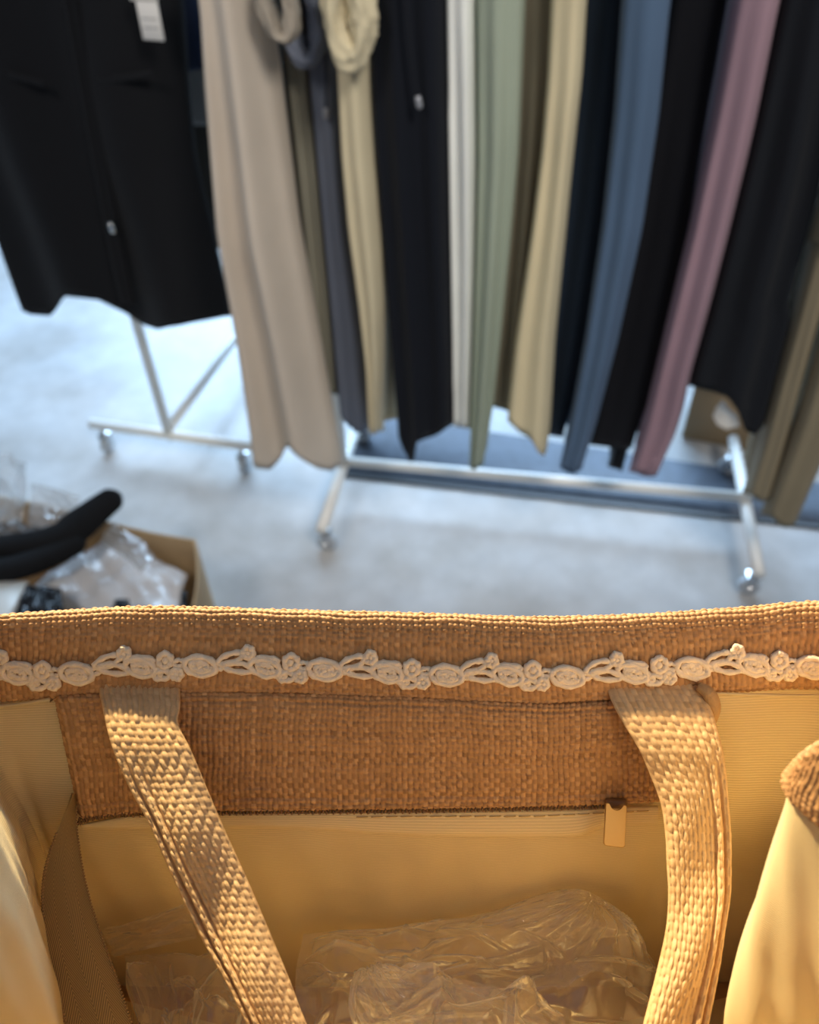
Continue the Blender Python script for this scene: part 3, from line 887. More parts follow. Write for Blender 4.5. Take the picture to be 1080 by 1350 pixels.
def crumple(X, Y, seed, nd=9, f0=3.0, f1=14.0):
    r = np.random.RandomState(seed); h = 0
    for k in range(nd):
        th = r.uniform(0, math.pi); fr = f0 * (f1 / f0) ** r.uniform(0, 1); ph = r.uniform(0, 2)
        wob = 0.35 * np.sin(r.uniform(2, 6) * X + r.uniform(2, 6) * Y + r.uniform(0, 6))
        h = h + tri((math.cos(th) * X + math.sin(th) * Y) * fr + ph + wob) / fr ** 0.8
    return h


def pouch(name, label, cat, corners, z0, thick, m, seed, amp=0.012, n=60, group=None, sag=0.0):
    """sealed pillow-like package: top and bottom skins from 4 corners"""
    c = [np.asarray(p, dtype=float) for p in corners]
    s = np.linspace(0, 1, n); S, T = np.meshgrid(s, s)
    base = ((1 - S) * (1 - T))[..., None] * c[0] + (S * (1 - T))[..., None] * c[1] + (S * T)[..., None] * c[2] + ((1 - S) * T)[..., None] * c[3]
    puff = (np.clip(16 * S * (1 - S) * T * (1 - T), 0, 1)) ** 0.45
    cr = crumple(S, T, seed)
    up = base + (puff * thick / 2 + cr * amp * (0.3 + puff * 0.7))[..., None] * UP
    dn = base - (puff * thick / 2)[..., None] * UP + (cr * amp * 0.3)[..., None] * UP
    mb = MB(); mb.grid(up); mb.grid(dn[:, ::-1])
    o = mb.build(name, m, None, smooth=False)
    return tag(o, label, cat, group)


M_poly = mat('grey_poly_film', srgb(212, 208, 206), 0.22, noise_amt=0.10, noise_scale=14, spec=0.7)
M_blackpack = mat('black_glossy_film', srgb(20, 20, 22), 0.18, noise_amt=0.2)
M_blackcloth = mat('black_jersey', srgb(25, 25, 26), 0.9, spec=0.2, noise_amt=0.1)
pouch('poly_package', 'large pale grey plastic package on top in the open cardboard box', 'package',
      [onz(28, 782, .205), onz(142, 708, .205), onz(247, 757, .205), onz(222, 850, .20)], 0, 0.045, M_poly, 41, 0.010, 70, 'plastic packages in the box')
pouch('poly_package', 'crumpled clear package with dark contents at the far left of the box', 'package',
      [onz(-10, 740, .205), onz(-5, 688, .21), onz(80, 696, .21), onz(66, 735, .205)], 0, 0.04, mat('smoky_film', srgb(150, 145, 142), 0.15, var=srgb(52, 50, 50), noise_scale=26, noise_amt=.1, spec=0.8), 42, 0.016, 60, 'plastic packages in the box')
pouch('poly_package', 'glossy black package at the near edge of the cardboard box', 'package',
      [onz(8, 850, .27), onz(30, 772, .272), onz(80, 775, .27), onz(92, 850, .268)], 0, 0.03, M_blackpack, 43, 0.012, 40, 'plastic packages in the box')
pouch('poly_package', 'small black package against the near right corner of the box', 'package',
      [onz(140, 850, .262), onz(150, 790, .264), onz(170, 790, .264), onz(182, 850, .26)], 0, 0.022, M_blackpack, 44, 0.008, 40, 'plastic packages in the box')
pouch('poly_package', 'dark wrapped sliver in the right corner of the box', 'package',
      [onz(232, 850, .235), onz(240, 777, .238), onz(248, 780, .238), onz(246, 850, .235)], 0, 0.015, M_blackpack, 45, 0.005, 30, 'plastic packages in the box')

# white rounded card at the left edge
wc = MB(); c = onz(-12, 806, 0.275); k = (c - CC) @ CF / F0
dx = onz(20, 800, .262) - onz(-20, 800, .262); dx /= np.linalg.norm(dx)
dy = onz(24, 768, .262) - onz(2, 812, .262); dy /= np.linalg.norm(dy); dy = dy - dx * (dx @ dy) * 0.0
dyo = dy - dx * (dx @ dy); dyo /= np.linalg.norm(dyo)
wc.box(c, dx, dyo, UP, 33 * k, 52 * k, 0.006, 0.006)
tag(wc.build('white_case', mat('white_plastic', srgb(228, 226, 218), 0.35, noise_amt=0.02)), 'white rounded flat case at the left edge on the box', 'case')

# black bent roll of clothing on the box
def limb(mb, pts, n=16):
    """pts (px, py, z, r_px) -> smooth tapered tube with round ends"""
    c = np.array([np.append(onz(x, y, z), r * ((onz(x, y, z) - CC) @ CF) / F0) for x, y, z, r in pts])
    s = cr1(c, 60)
    e0 = [s[0] - (s[1] - s[0]) * k for k in ()]
    path = s[:, :3]; rad = s[:, 3].copy()
    tl = np.concatenate([[0], np.cumsum(np.linalg.norm(np.diff(path, axis=0), axis=1))])
    R0 = rad[-1]
    q = np.clip((tl[-1] - tl) / R0, 0, 1); rad *= np.sqrt(np.clip(1 - (1 - q) ** 2, 0.003, 1))
    q = np.clip(tl / rad[3], 0, 1); rad *= np.sqrt(np.clip(1 - (1 - q) ** 2, 0.003, 1))
    mb.tube(path, rad, n, flat=0.75)


tr_ = thing('black_garment', onz(60, 735, 0.26), 'black garment rolled into a bent arm across the cardboard box', 'clothing')
mb = MB(); limb(mb, [(-70, 722, .292, 19), (0, 721, .292, 19), (50, 715, .292, 20), (84, 706, .292, 23), (100, 695, .292, 25), (118, 681, .294, 23), (138, 665, .298, 20), (149, 657, .30, 18), (159, 650, .302, 12)])
mb.build('upper_roll', M_blackcloth, tr_)
mb = MB(); limb(mb, [(-70, 753, .286, 19), (0, 752, .286, 19), (40, 743, .286, 19), (75, 729, .286, 18), (98, 716, .286, 18), (113, 708, .288, 13)])
mb.build('lower_fold', M_blackcloth, tr_)

# clear film standing up from the box
def film_sheet(name, label, quad, seed, amp, m, n=(40, 30), group=None):
    c = np.array(quad, dtype=float)
    g = crs(c, n[0], n[1]); nn = normals(g)
    S, T = np.meshgrid(np.linspace(0, 1, n[1]), np.linspace(0, 1, n[0]))
    g = g + nn * (crumple(S, T, seed) * amp)[..., None]
    mb = MB(); mb.grid(g)
    o = mb.build(name, m, None, smooth=False)
    return tag(o, label, 'plastic bag', group)


film_sheet('clear_plastic_bag', 'clear crumpled plastic bag standing up out of the box at the left edge',
    [[onz(-40, 596, .40), onz(5, 600, .40), onz(32, 612, .38)], [onz(-50, 640, .32), onz(5, 640, .33), onz(36, 648, .30)], [onz(-60, 690, .22), onz(0, 690, .24), onz(30, 686, .235)]], 51, 0.010, M_film)
film_sheet('clear_plastic_bag', 'flat clear plastic sleeve lying over the back edge of the box',
    [[onz(40, 636, .30), onz(75, 645, .30), onz(106, 656, .30)], [onz(40, 660, .275), onz(70, 668, .275), onz(100, 676, .275)], [onz(36, 690, .258), onz(70, 700, .258), onz(95, 700, .258)]], 52, 0.003, M_film)
film_sheet('clear_plastic_bag', 'clear plastic strip bulging over the back corner of the grey package',
    [[onz(150, 690, .262), onz(185, 712, .262), onz(205, 735, .262)], [onz(140, 700, .262), onz(172, 722, .268), onz(195, 745, .262)], [onz(132, 715, .25), onz(165, 735, .25), onz(185, 755, .248)]], 53, 0.004, M_film)

# ------------------------------------------------------------------ the straw tote bag
tote = thing('tote_bag', P(540, 1500, 0.44), 'open woven straw tote bag with cream lining and lace trim in the foreground', 'bag')


def fib(name, c1, c2, c3):
    """straw yarn: fibrous colour along the thread"""
    m = bpy.data.materials.new(name); m.use_nodes = True
    nt = m.node_tree; N = nt.nodes; L = nt.links; b = N['Principled BSDF']
    b.inputs['Roughness'].default_value = 0.62; b.inputs['Specular IOR Level'].default_value = 0.35
    uv = N.new('ShaderNodeUVMap')
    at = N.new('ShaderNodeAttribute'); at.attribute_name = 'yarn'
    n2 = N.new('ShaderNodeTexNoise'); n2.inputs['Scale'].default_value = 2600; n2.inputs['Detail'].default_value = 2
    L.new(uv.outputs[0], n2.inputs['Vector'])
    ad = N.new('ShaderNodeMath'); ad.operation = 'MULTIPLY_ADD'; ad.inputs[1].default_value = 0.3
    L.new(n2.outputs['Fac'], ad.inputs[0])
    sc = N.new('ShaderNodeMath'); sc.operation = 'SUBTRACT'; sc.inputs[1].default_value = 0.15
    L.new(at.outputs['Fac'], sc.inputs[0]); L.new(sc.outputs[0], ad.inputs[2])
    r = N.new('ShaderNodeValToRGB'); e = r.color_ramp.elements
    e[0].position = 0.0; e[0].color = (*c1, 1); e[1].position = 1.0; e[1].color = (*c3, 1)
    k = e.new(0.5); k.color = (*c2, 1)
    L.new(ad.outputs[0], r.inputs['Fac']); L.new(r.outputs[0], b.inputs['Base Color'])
    bp = N.new('ShaderNodeBump'); bp.inputs['Strength'].default_value = 0.4; bp.inputs['Distance'].default_value = 0.0003
    L.new(n2.outputs['Fac'], bp.inputs['Height']); L.new(bp.outputs[0], b.inputs['Normal'])
    return m


M_straw = fib('straw_weave', srgb(148, 108, 68), srgb(188, 143, 96), srgb(224, 182, 132))
M_strap = fib('strap_weave', srgb(192, 156, 110), srgb(212, 178, 134), srgb(232, 204, 160))
M_lining = twill_mat('cream_lining', srgb(242, 220, 170), 300, transl=0.18, strength=0.16, angle=math.pi / 2)
M_lace = mat('ecru_lace', srgb(246, 228, 202), 0.8, noise_amt=0.08, noise_scale=300, bump=0.6, bump_scale=1800)
M_tape = twill_mat('zip_tape', srgb(172, 142, 92), 165, strength=0.55, kind='herring', rough=0.6)
M_teeth = mat('brown_zip_teeth', srgb(112, 78, 46), 0.4, noise_amt=0.12)
M_brass = mat('pale_gold_metal', srgb(214, 172, 100), 0.45, metal=0.5, noise_amt=0.03)

# ---- lining control: closed loop of columns, five levels from hem seam (0) to the base (4)
D_L = (0.366, 0.374, 0.397, 0.432, 0.458)
PY_L = (None, 1068, 1160, 1242, 1304)


def farcol(x, seam):
    out = []
    for k in range(5):
        d = D_L[k]; xx = 540 + (x - 540) * 0.366 / d
        out.append((xx, seam if k == 0 else PY_L[k], d))
    return out


SEAM = [(-40, 931), (0, 928), (65, 922), (150, 915), (330, 917), (540, 923), (700, 930), (800, 927), (870, 914), (945, 912), (1080, 914), (1110, 913)]
seam_y = lambda x: float(np.interp(x, [s[0] for s in SEAM], [s[1] for s in SEAM]))
COLS = [
    farcol(60, 920), farcol(200, 914), farcol(370, 915), farcol(540, 921), farcol(700, 928), farcol(850, 918), farcol(955, 911),
    [(1110, 911, .352), (1072, 1075, .366), (1046, 1165, .39), (1018, 1240, .42), (1000, 1300, .445)],
    [(1140, 985, .312), (1066, 1110, .33), (1032, 1190, .35), (1003, 1270, .385), (990, 1330, .42)],
    [(1043, 1032, .272), (1014, 1133, .28), (984, 1232, .29), (956, 1345, .31), (944, 1440, .35)],
    [(1088, 1094, .25), (1096, 1210, .256), (1085, 1320, .265), (1070, 1430, .28), (1050, 1530, .325)],
    [(1250, 1250, .232), (1250, 1360, .238), (1235, 1480, .245), (1200, 1600, .26), (1120, 1660, .30)],
    [(850, 1800, .225), (850, 1900, .235), (850, 1980, .245), (850, 2000, .265), (850, 1880, .305)],
    [(230, 1800, .225), (230, 1900, .235), (230, 1980, .245), (230, 2000, .265), (230, 1880, .305)],
    [(-170, 1230, .232), (-180, 1330, .238), (-165, 1450, .245), (-130, 1560, .26), (-40, 1650, .30)],
    [(-60, 1130, .25), (-50, 1220, .258), (-25, 1320, .268), (5, 1430, .285), (35, 1530, .325)],
    [(-40, 1015, .285), (2, 1126, .292), (36, 1215, .297), (76, 1350, .312), (100, 1445, .352)],
    [(-75, 970, .322), (12, 1085, .337), (48, 1175, .357), (80, 1262, .388), (100, 1325, .422)],
    [(-45, 930, .354), (28, 1062, .370), (66, 1160, .393), (92, 1242, .426), (108, 1302, .45)],
]
CTRL = np.array([[P(*COLS[c][k]) for c in range(len(COLS))] for k in range(5)])
NUL = 260; NVL = 60
lin = crs(CTRL, NVL, NUL, cu=True)
ln = normals(lin, cu=True)
cenb = lin[-1].mean(0)
if (ln[NVL // 2] * (cenb + (lin[0].mean(0) - cenb) * .5 - lin[NVL // 2])).sum() < 0: ln = -ln       # into the bag
# soft folds of the loose cloth
uu, vv = np.meshgrid(np.arange(NUL) / NUL, np.linspace(0, 1, NVL))
wr = 0.0006 * np.sin(2 * math.pi * (uu * 19 + 0.6 * vv)) * np.sin(math.pi * vv) + 0.0005 * np.sin(2 * math.pi * (uu * 41 - 1.7 * vv) + 1) * np.sin(math.pi * vv)
wr += 0.0005 * np.sin(2 * math.pi * uu * 5 + 3 * vv) * smoothstep(0.3, 0.8, vv)
lin_d = lin + ln * (wr * smoothstep(0, 0.15, vv))[..., None]
rings = [lin_d]
for q in (0.8, 0.5, 0.2, 0.01):
    rings.append((cenb + (lin_d[-1] - cenb) * q)[None] )
full = np.concatenate(rings)
u_m, v_m = metric(full)
mb = MB(); mb.grid(full, cu=True, uvs=np.stack([u_m, v_m], -1))
mb.build('lining', M_lining, tote, uv=True)

# ---- outer shell (straw) behind the lining
NOU, NOV = 1300, 330
oc = crs(lin - ln * 0.0045, NOV, NOU, cu=True)
on_ = normals(oc, cu=True)
if (on_[NOV // 2] * (lin[NVL // 2].mean(0) - oc[NOV // 2])).sum() > 0: on_ = -on_
uo = np.concatenate([[0], np.cumsum(np.linalg.norm(np.diff(oc[NOV // 3], axis=0), axis=1))])
vo = np.concatenate([[0], np.cumsum(np.linalg.norm(np.diff(oc, axis=0), axis=2).mean(1))])
UO, VO = np.meshgrid(uo, vo)
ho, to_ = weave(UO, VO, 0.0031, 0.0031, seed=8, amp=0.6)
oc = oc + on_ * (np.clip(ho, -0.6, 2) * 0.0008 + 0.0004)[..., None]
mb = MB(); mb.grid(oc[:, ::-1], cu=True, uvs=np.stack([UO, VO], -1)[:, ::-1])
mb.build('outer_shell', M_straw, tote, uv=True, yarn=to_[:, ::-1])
outer = lin - ln * 0.0045
rings = [outer[-1:]]
cb = outer[-1].mean(0) + (outer[-1].mean(0) - outer[-8].mean(0)) * 0.05
for q in (0.8, 0.5, 0.2, 0.01): rings.append((cb + (outer[-1] - cb) * q)[None])
fo = np.concatenate(rings); um, vm = metric(fo)
mb = MB(); mb.grid(fo[:, ::-1], cu=True, uvs=np.stack([um, vm], -1)[:, ::-1])
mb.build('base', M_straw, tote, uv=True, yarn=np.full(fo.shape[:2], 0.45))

# ---- hem band: closed loop, from the seam up over the rim and down outside
TOPS = [(60, 810), (200, 803), (370, 808), (540, 812), (700, 817), (850, 814), (955, 807)]
TOP = {c: P(TOPS[c][0], TOPS[c][1] + 2, 0.3585) for c in range(7)}
TOP[7] = P(1122, 802, .343); TOP[8] = P(1195, 880, .298); TOP[9] = P(1066, 985, .262); TOP[10] = P(1135, 955, .236)
TOP[11] = P(1320, 1050, .215); TOP[12] = P(870, 1690, .212); TOP[13] = P(210, 1690, .212); TOP[14] = P(-230, 1040, .215)
TOP[15] = P(-190, 900, .232); TOP[16] = P(-130, 800, .262); TOP[17] = P(-130, 785, .302); TOP[18] = P(-60, 816, .345)  # left rim raised out of view so it shades the left lining fold
S0 = CTRL[0]
T0 = np.array([TOP[c] for c in range(len(COLS))])
dwn = S0 - T0; LEN = np.linalg.norm(dwn, axis=1)[:, None]; dwn = dwn / LEN
n_in = np.array(crs(ln[:1].repeat(2, 0), 2, NUL, cu=True))[0]
cols_idx = (np.arange(len(COLS)) * NUL / len(COLS)).astype(int)
nin = ln[2][cols_idx]; nin = nin - dwn * (nin * dwn).sum(1)[:, None]; nin /= np.linalg.norm(nin, axis=1)[:, None]
prof = [('o', 0.040, -0.0100), ('o', 0.020, -0.0105), ('o', 0.006, -0.0098), ('o', 0.0015, -0.0078), ('o', -0.0004, -0.0050), ('o', 0.0008, -0.0022), ('o', 0.004, -0.0004),
        ('f', 0.28, 0.0012), ('f', 0.55, 0.0022), ('f', 0.82, 0.0030), ('f', 0.97, 0.0022), ('f', 1.02, -0.0004)]
HC = []
for kind, a, o_ in prof:
    HC.append(T0 + dwn * (a if kind == 'o' else a * LEN) + nin * o_)
HC = np.array(HC)
hem_base = crs(HC, 40, 400, cu=True)
# dense only where the weave needs it
peri = np.linalg.norm(np.diff(np.concatenate([hem_base[24], hem_base[24][:1]]), axis=0), axis=1).sum()
NPU = 2200
hem = crs(HC, 120, NPU, cu=True)
# even spacing of rows by length
dv = np.linalg.norm(np.diff(hem, axis=0), axis=2).mean(1); vcoord = np.concatenate([[0], np.cumsum(dv)])
du = np.linalg.norm(np.roll(hem[70], -1, 0) - hem[70], axis=1); ucoord = np.concatenate([[0], np.cumsum(du)[:-1]])
UU, VV = np.meshgrid(ucoord, vcoord)
hn = normals(hem, cu=True)
if (hn[80] * nin[np.minimum((np.arange(NPU) * len(COLS) / NPU).astype(int), len(COLS) - 1)]).sum() < 0: hn = -hn
PT = 0.0024
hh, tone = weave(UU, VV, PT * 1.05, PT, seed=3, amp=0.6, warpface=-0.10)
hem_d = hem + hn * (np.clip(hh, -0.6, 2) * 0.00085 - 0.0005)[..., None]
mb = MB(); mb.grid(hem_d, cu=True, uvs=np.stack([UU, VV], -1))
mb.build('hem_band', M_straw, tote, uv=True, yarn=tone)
# seam bead of lining along the hem where no facing covers it
# ---- facing panel (straw flap below the hem)
FT = [(66, 918), (200, 914), (370, 915), (540, 920), (700, 928), (800, 926), (945, 912)]
FB = [(100, 1079), (200, 1071), (370, 1068), (540, 1066), (700, 1063), (800, 1060), (938, 1052)]
off = -0.0048
fr = []
for s_, dd in ((-0.02, .3665), (0.03, .3620), (0.3, .3625), (0.62, .3650), (0.95, .3672), (1.0, .3682), (0.985, .3705)):
    row = []
    for (xt, yt), (xb, yb) in zip(FT, FB):
        row.append(P(xt + (xb - xt) * s_, yt + (yb - yt) * s_, dd))
    fr.append(row)
fp = crs(np.array(fr), 150, 660)
# round the two ends back
du = np.linalg.norm(np.diff(fp[60], axis=0), axis=1); uc = np.concatenate([[0], np.cumsum(du)])
dv = np.linalg.norm(np.diff(fp, axis=0), axis=2).mean(1); vc = np.concatenate([[0], np.cumsum(dv)])
UU, VV = np.meshgrid(uc, vc)
pn = normals(fp)
if (pn.mean((0, 1)) @ CF) > 0: pn = -pn
edge = np.minimum(uc, uc[-1] - uc)
roll = -0.003 * (1 - smoothstep(0, 0.004, edge))
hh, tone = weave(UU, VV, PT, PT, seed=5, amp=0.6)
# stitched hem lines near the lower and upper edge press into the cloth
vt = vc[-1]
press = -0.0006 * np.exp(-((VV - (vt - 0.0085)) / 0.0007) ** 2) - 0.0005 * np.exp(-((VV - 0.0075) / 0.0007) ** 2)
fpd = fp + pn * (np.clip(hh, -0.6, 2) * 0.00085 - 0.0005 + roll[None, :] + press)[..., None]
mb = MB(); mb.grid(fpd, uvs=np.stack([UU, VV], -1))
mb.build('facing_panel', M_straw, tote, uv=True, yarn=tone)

# ---- zip: teeth along the panel's lower edge, slider and pull, loose tape at the left
zt = MB()
xs = np.interp(np.linspace(0, 1, 155), [0, 0.06, 1], [103, 140, 800])
for i, x in enumerate(xs):
    y = np.interp(x, [103, 120, 160, 370, 540, 700, 800], [1086, 1079, 1074, 1071, 1069.5, 1066, 1063.5])
    c = P(x, y + (0.7 if i % 2 else -0.7), 0.3682)
    zt.ball(c, 0.00062, 0.00115, 0.0009, 8, CR, CU, CF)
    if x < 140:
        zt.ball(P(x + 2, y - 6, 0.3686), 0.00062, 0.00105, 0.0009, 8, CR, CU, CF)
zt.build('zipper_teeth', M_teeth, tote)
zs_ = MB()
zs_.box(P(812, 1059, .3645), CR, CU, CF, 0.0048, 0.0022, 0.0016, 0.0010)
slider = zs_.build('zipper_slider', M_teeth, tote)
zp = MB()
pc = P(811, 1088, .3560); ddn = P(810, 1116, .3545) - P(813, 1060, .3590); Lp = np.linalg.norm(ddn); ddn /= Lp
px_ = CR - ddn * (CR @ ddn); px_ /= np.linalg.norm(px_); pz_ = np.cross(px_, ddn)
hw = 0.0046; hl = Lp / 2; th_ = 0.0007
nc = 15
xs_ = np.linspace(-hw, hw, nc)
top_ = -hl + np.where(np.abs(xs_) < hw * 0.62, 0.0024 * np.sqrt(np.clip(1 - (xs_ / (hw * 0.62)) ** 2, 0, 1)), 0)
bot_ = hl - np.where(np.abs(xs_) > hw - 0.0008, (np.abs(xs_) - (hw - 0.0008)), 0)
ring_ = []
for zz_, ins in ((-th_, 0.00025), (-th_ + 0.0003, 0), (th_ - 0.0003, 0), (th_, 0.00025)):
    ring_.append([[pc + px_ * x * (1 - ins / hw) + ddn * (a + ins) + pz_ * zz_ for x, a in zip(xs_, top_)],
                  [pc + px_ * x * (1 - ins / hw) + ddn * (b - ins) + pz_ * zz_ for x, b in zip(xs_, bot_)]])
for r_ in (ring_[0], ring_[3]): zp.grid(r_)
loopz = [r_[0] + r_[1][::-1] for r_ in ring_]
zp.grid(loopz, cu=True)
zpo = zp.build('zipper_pull', M_brass, tote, smooth=False); zpo['label'] = 'pale gold zip pull'

TL = [(1046, 96, 101, .3690), (1062, 90, 101, .3680), (1090, 78, 101, .3650), (1140, 61, 108, .3600), (1180, 56, 117, .3560), (1220, 58, 129, .3520), (1260, 63, 143, .3485), (1300, 73, 157, .3450), (1350, 87, 174, .3400), (1420, 105, 198, .333), (1500, 140, 230, .325)]
tp = np.array([[P(xl + (xr - xl) * s_, y, d + 0.004 * (s_ - 0.5) ** 2 - 0.006 * (1 - s_)) for s_ in np.linspace(0, 1, 5)] for y, xl, xr, d in TL])
tg_ = crs(tp, 120, 24)
wmid = np.linspace(-0.017, 0.017, 24)
vlen = np.concatenate([[0], np.cumsum(np.linalg.norm(np.diff(tg_[:, 12], axis=0), axis=1))])
UVt = np.stack(np.meshgrid(wmid, vlen), -1)
nt_ = normals(tg_)
mb = MB(); mb.grid(tg_, uvs=UVt); mb.grid((tg_ + nt_ * 0.0006)[:, ::-1], uvs=UVt[:, ::-1])
tape = mb.build('zipper_tape', M_tape, tote, uv=True)
bd = MB()
for side_, i0 in ((0, 1), (-1, 0)):
    pth = even(tg_[:, side_], 110)
    for p in pth[14 if side_ == 0 else 4:]:
        bd.ball(p, 0.00075 if side_ == 0 else 0.0006, n=6)
o = bd.build('tape_edge', mat('tape_edge_thread', srgb(150, 118, 76), 0.6), tote); sub(o, tape)

# ---- inner pocket welt below the zip
pwl = []
for s_, dd in ((0.0, .3718), (0.15, .3698), (0.8, .3700), (1.0, .3720), (1.0, .3745)):
    row = []
    for x, y0, y1 in ((108, 1086, 1092), (200, 1072, 1094), (370, 1070, 1092), (540, 1068, 1102), (700, 1066, 1104), (760, 1065, 1102), (800, 1063, 1090), (868, 1062, 1088)):
        row.append(P(x, y0 + (y1 - y0) * s_, dd))
    pwl.append(row)
g = crs(np.array(pwl), 16, 90); u_, v_ = metric(g)
mb = MB(); mb.grid(g, uvs=np.stack([u_, v_], -1)); mb.build('pocket_welt', M_lining, tote, uv=True)
st = MB()
for x in np.arange(470, 860, 19.5):
    y = np.interp(x, [470, 540, 700, 860], [1077, 1076, 1076, 1068]) + 1.0
    a = P(x, y, .3692); b = P(x + 15, y - 0.5, .3692)
    st.tube([a + CF * .0006, a * .8 + b * .2, a * .2 + b * .8, b + CF * .0006], 0.00028, 6)
st.build('stitching', mat('stitch_thread', srgb(214, 180, 120), 0.7), tote)
# small sewn tab at the right end of the panel
tb_ = MB(); tb_.tube(cr1([P(921, 905, .360), P(934, 914, .3575), P(940, 930, .3580), P(936, 948, .3605), P(930, 962, .364)], 20), [0.0022 + 0.0012 * math.sin(math.pi * i / 19) for i in range(20)], 12)
tb_.build('seam_tab', mat('seam_tab_webbing', srgb(170, 134, 90), 0.7, bump=0.5, bump_scale=900), tote)
# lining piping under the hem, left and right of the panel
for pts_, r_ in (([P(-40, 932, .3575), P(0, 931, .3610), P(30, 928, .3625), P(66, 922, .3635)], 0.0009), ([P(942, 914, .3630), P(1000, 916, .3600), P(1060, 917, .3560), P(1100, 916, .352)], 0.0007)):
    pp = MB(); pp.tube(cr1(pts_, 24), r_, 8); pp.build('lining_piping', M_lining, tote, uv=True)

# ---- lace trim on the hem
flat = hem_base[14:37].reshape(-1, 3)
rel = flat - CC; zc_ = rel @ CF
hpx = 540 + F0 * (rel @ CR) / zc_; hpy = 675 - F0 * (rel @ CU) / zc_
ok = (zc_ > 0.30) & (hpx > -120) & (hpx < 1200); hpx, hpy, hd = hpx[ok], hpy[ok], zc_[ok]


def on_hem(x, y, lift=0.0):
    d2 = (hpx - x) ** 2 + (hpy - y) ** 2
    i = np.argpartition(d2, 4)[:4]; wgt = 1 / (d2[i] + 1e-3)
    return P(x, y, (hd[i] * wgt).sum() / wgt.sum() - 0.0008 - lift)


LY = [(-80, 884), (0, 883), (60, 889), (150, 878), (270, 874), (340, 877), (450, 880), (540, 886), (650, 887), (740, 889), (840, 884), (930, 876), (1000, 875), (1080, 876), (1140, 877)]
lace_y = lambda x: float(np.interp(x, [a for a, b in LY], [b for a, b in LY]))
lc = MB()
lr = np.random.RandomState(12)


def ring(cx, cy, rx, ry, rot, r_px, lift=0.0, n=20, turns=1.0):
    pts = []
    m_ = int(n * turns)
    for k in range(m_):
        a = 2 * math.pi * k / n
        sc_ = 1 - (0.55 * k / m_ if turns > 1 else 0)
        x = rx * sc_ * math.cos(a); y = ry * sc_ * math.sin(a)
        x += lr.uniform(-.5, .5); y += lr.uniform(-.5, .5)
        pts.append(on_hem(cx + x * math.cos(rot) - y * math.sin(rot), cy + x * math.sin(rot) + y * math.cos(rot), lift + lr.uniform(0, 0.0003)))
    rr = r_px * 1.15 * 0.36 / F0
    pts = np.array(pts)
    rad = rr * (1 + 0.18 * np.sin(np.arange(m_) * 1.9))
    lc.tube(pts, rad, 7, closed=(turns == 1.0))


def motif(x0):
    j = lambda: lr.uniform(-1.5, 1.5)
    def Y(dx, dy): return lace_y(x0 + dx) - 14 + dy
    ring(x0 - 24 + j(), Y(-24, 7), 17, 6.5, -0.35, 3.6)
    ring(x0 - 14, Y(-14, 18), 19, 6, 0.15, 3.6, 0.0002)
    ring(x0 + j(), Y(0, -2), 6, 7, 0, 3.8, 0.0003); lc.ball(on_hem(x0, Y(0, -2), 0.0002), 0.0014, n=14)
    ring(x0 + 21, Y(21, 17), 20, 11, 0.25, 3.6, 0.0004); ring(x0 + 22, Y(22, 17), 13, 6.5, 0.25, 3.2, 0.0005, turns=2.0)
    ring(x0 + 22, Y(22, 7), 17, 3.5, 0.05, 3.2, 0.0002)
    ring(x0 + 42, Y(42, 25), 7, 5, 0.3, 3.4)
    ring(x0 + 55 + j(), Y(55, 9), 8.5, 9, 0.3, 3.8, 0.0002); lc.ball(on_hem(x0 + 55, Y(55, 9)), 0.0019, n=14)
    ring(x0 + 50, Y(50, 28), 11, 5.5, -0.1, 3.6, 0.0002)
    ring(x0 + 72, Y(72, 13), 7, 4, 0, 2.8)
    ring(x0 + 69 + j(), Y(69, 27), 6.5, 6.5, 0, 3.8, 0.0003); lc.ball(on_hem(x0 + 69, Y(69, 27), 0.0002), 0.0015, n=14)
    ring(x0 + 100, Y(100, 18), 21, 12, 0.15, 3.8, 0.0004); ring(x0 + 100, Y(100, 18), 14, 7.5, 0.15, 3.4, 0.0005, turns=2.2)
    lc.ball(on_hem(x0 + 100, Y(100, 18), 0.0003), 0.0016, n=14)
    ring(x0 + 124, Y(124, 18), 9, 3.4, -0.2, 3.0)


for x0 in (-158, 1, 164, 328, 489, 648, 812 + 1, 972):
    if x0 > -100: motif(x0)
ring(-40, lace_y(-40) + 2, 20, 12, 0.1, 3.8); ring(-40, lace_y(-40) + 2, 13, 7, .1, 3.4, .0003, turns=2.0); ring(-14, lace_y(-14) + 2, 12, 6, 0, 3.4)
lc.build('lace_trim', M_lace, tote)

# ---- the far handle: one webbing loop, both ends sewn under the hem
LEFT = [(902, 131, 238, .3655), (918, 132, 238, .3610), (932, 135, 238, .3565), (955, 140, 236, .3525), (990, 150, 253, .3480), (1040, 172, 274, .3440), (1085, 197, 293, .3405), (1140, 221, 318, .3360), (1190, 244, 340, .3315), (1240, 268, 361, .3270), (1290, 296, 382, .3220), (1350, 326, 405, .3160), (1430, 365, 445, .3080)]
RIGHT = [(902, 797, 918, .3655), (918, 803, 928, .3605), (934, 810, 937, .3560), (955, 822, 944, .3525), (990, 843, 953, .3480), (1020, 856, 957, .3460), (1060, 871, 960, .3425), (1100, 877, 963, .3390), (1140, 879, 963, .3355), (1180, 881, 962, .3320), (1225, 878, 955, .3280), (1280, 866, 947, .3230), (1350, 848, 933, .3160), (1430, 828, 915, .3080)]
ctl = []
for y, xa, xb, d in LEFT: ctl.append((P(xa, y, d), P(xb, y, d)))
ctl += [(P(430, 1560, .295), P(500, 1520, .295)), (P(540, 1680, .285), P(570, 1610, .285)), (P(640, 1710, .283), P(640, 1630, .283)), (P(740, 1680, .285), P(710, 1610, .285)), (P(850, 1560, .295), P(772, 1520, .295))]
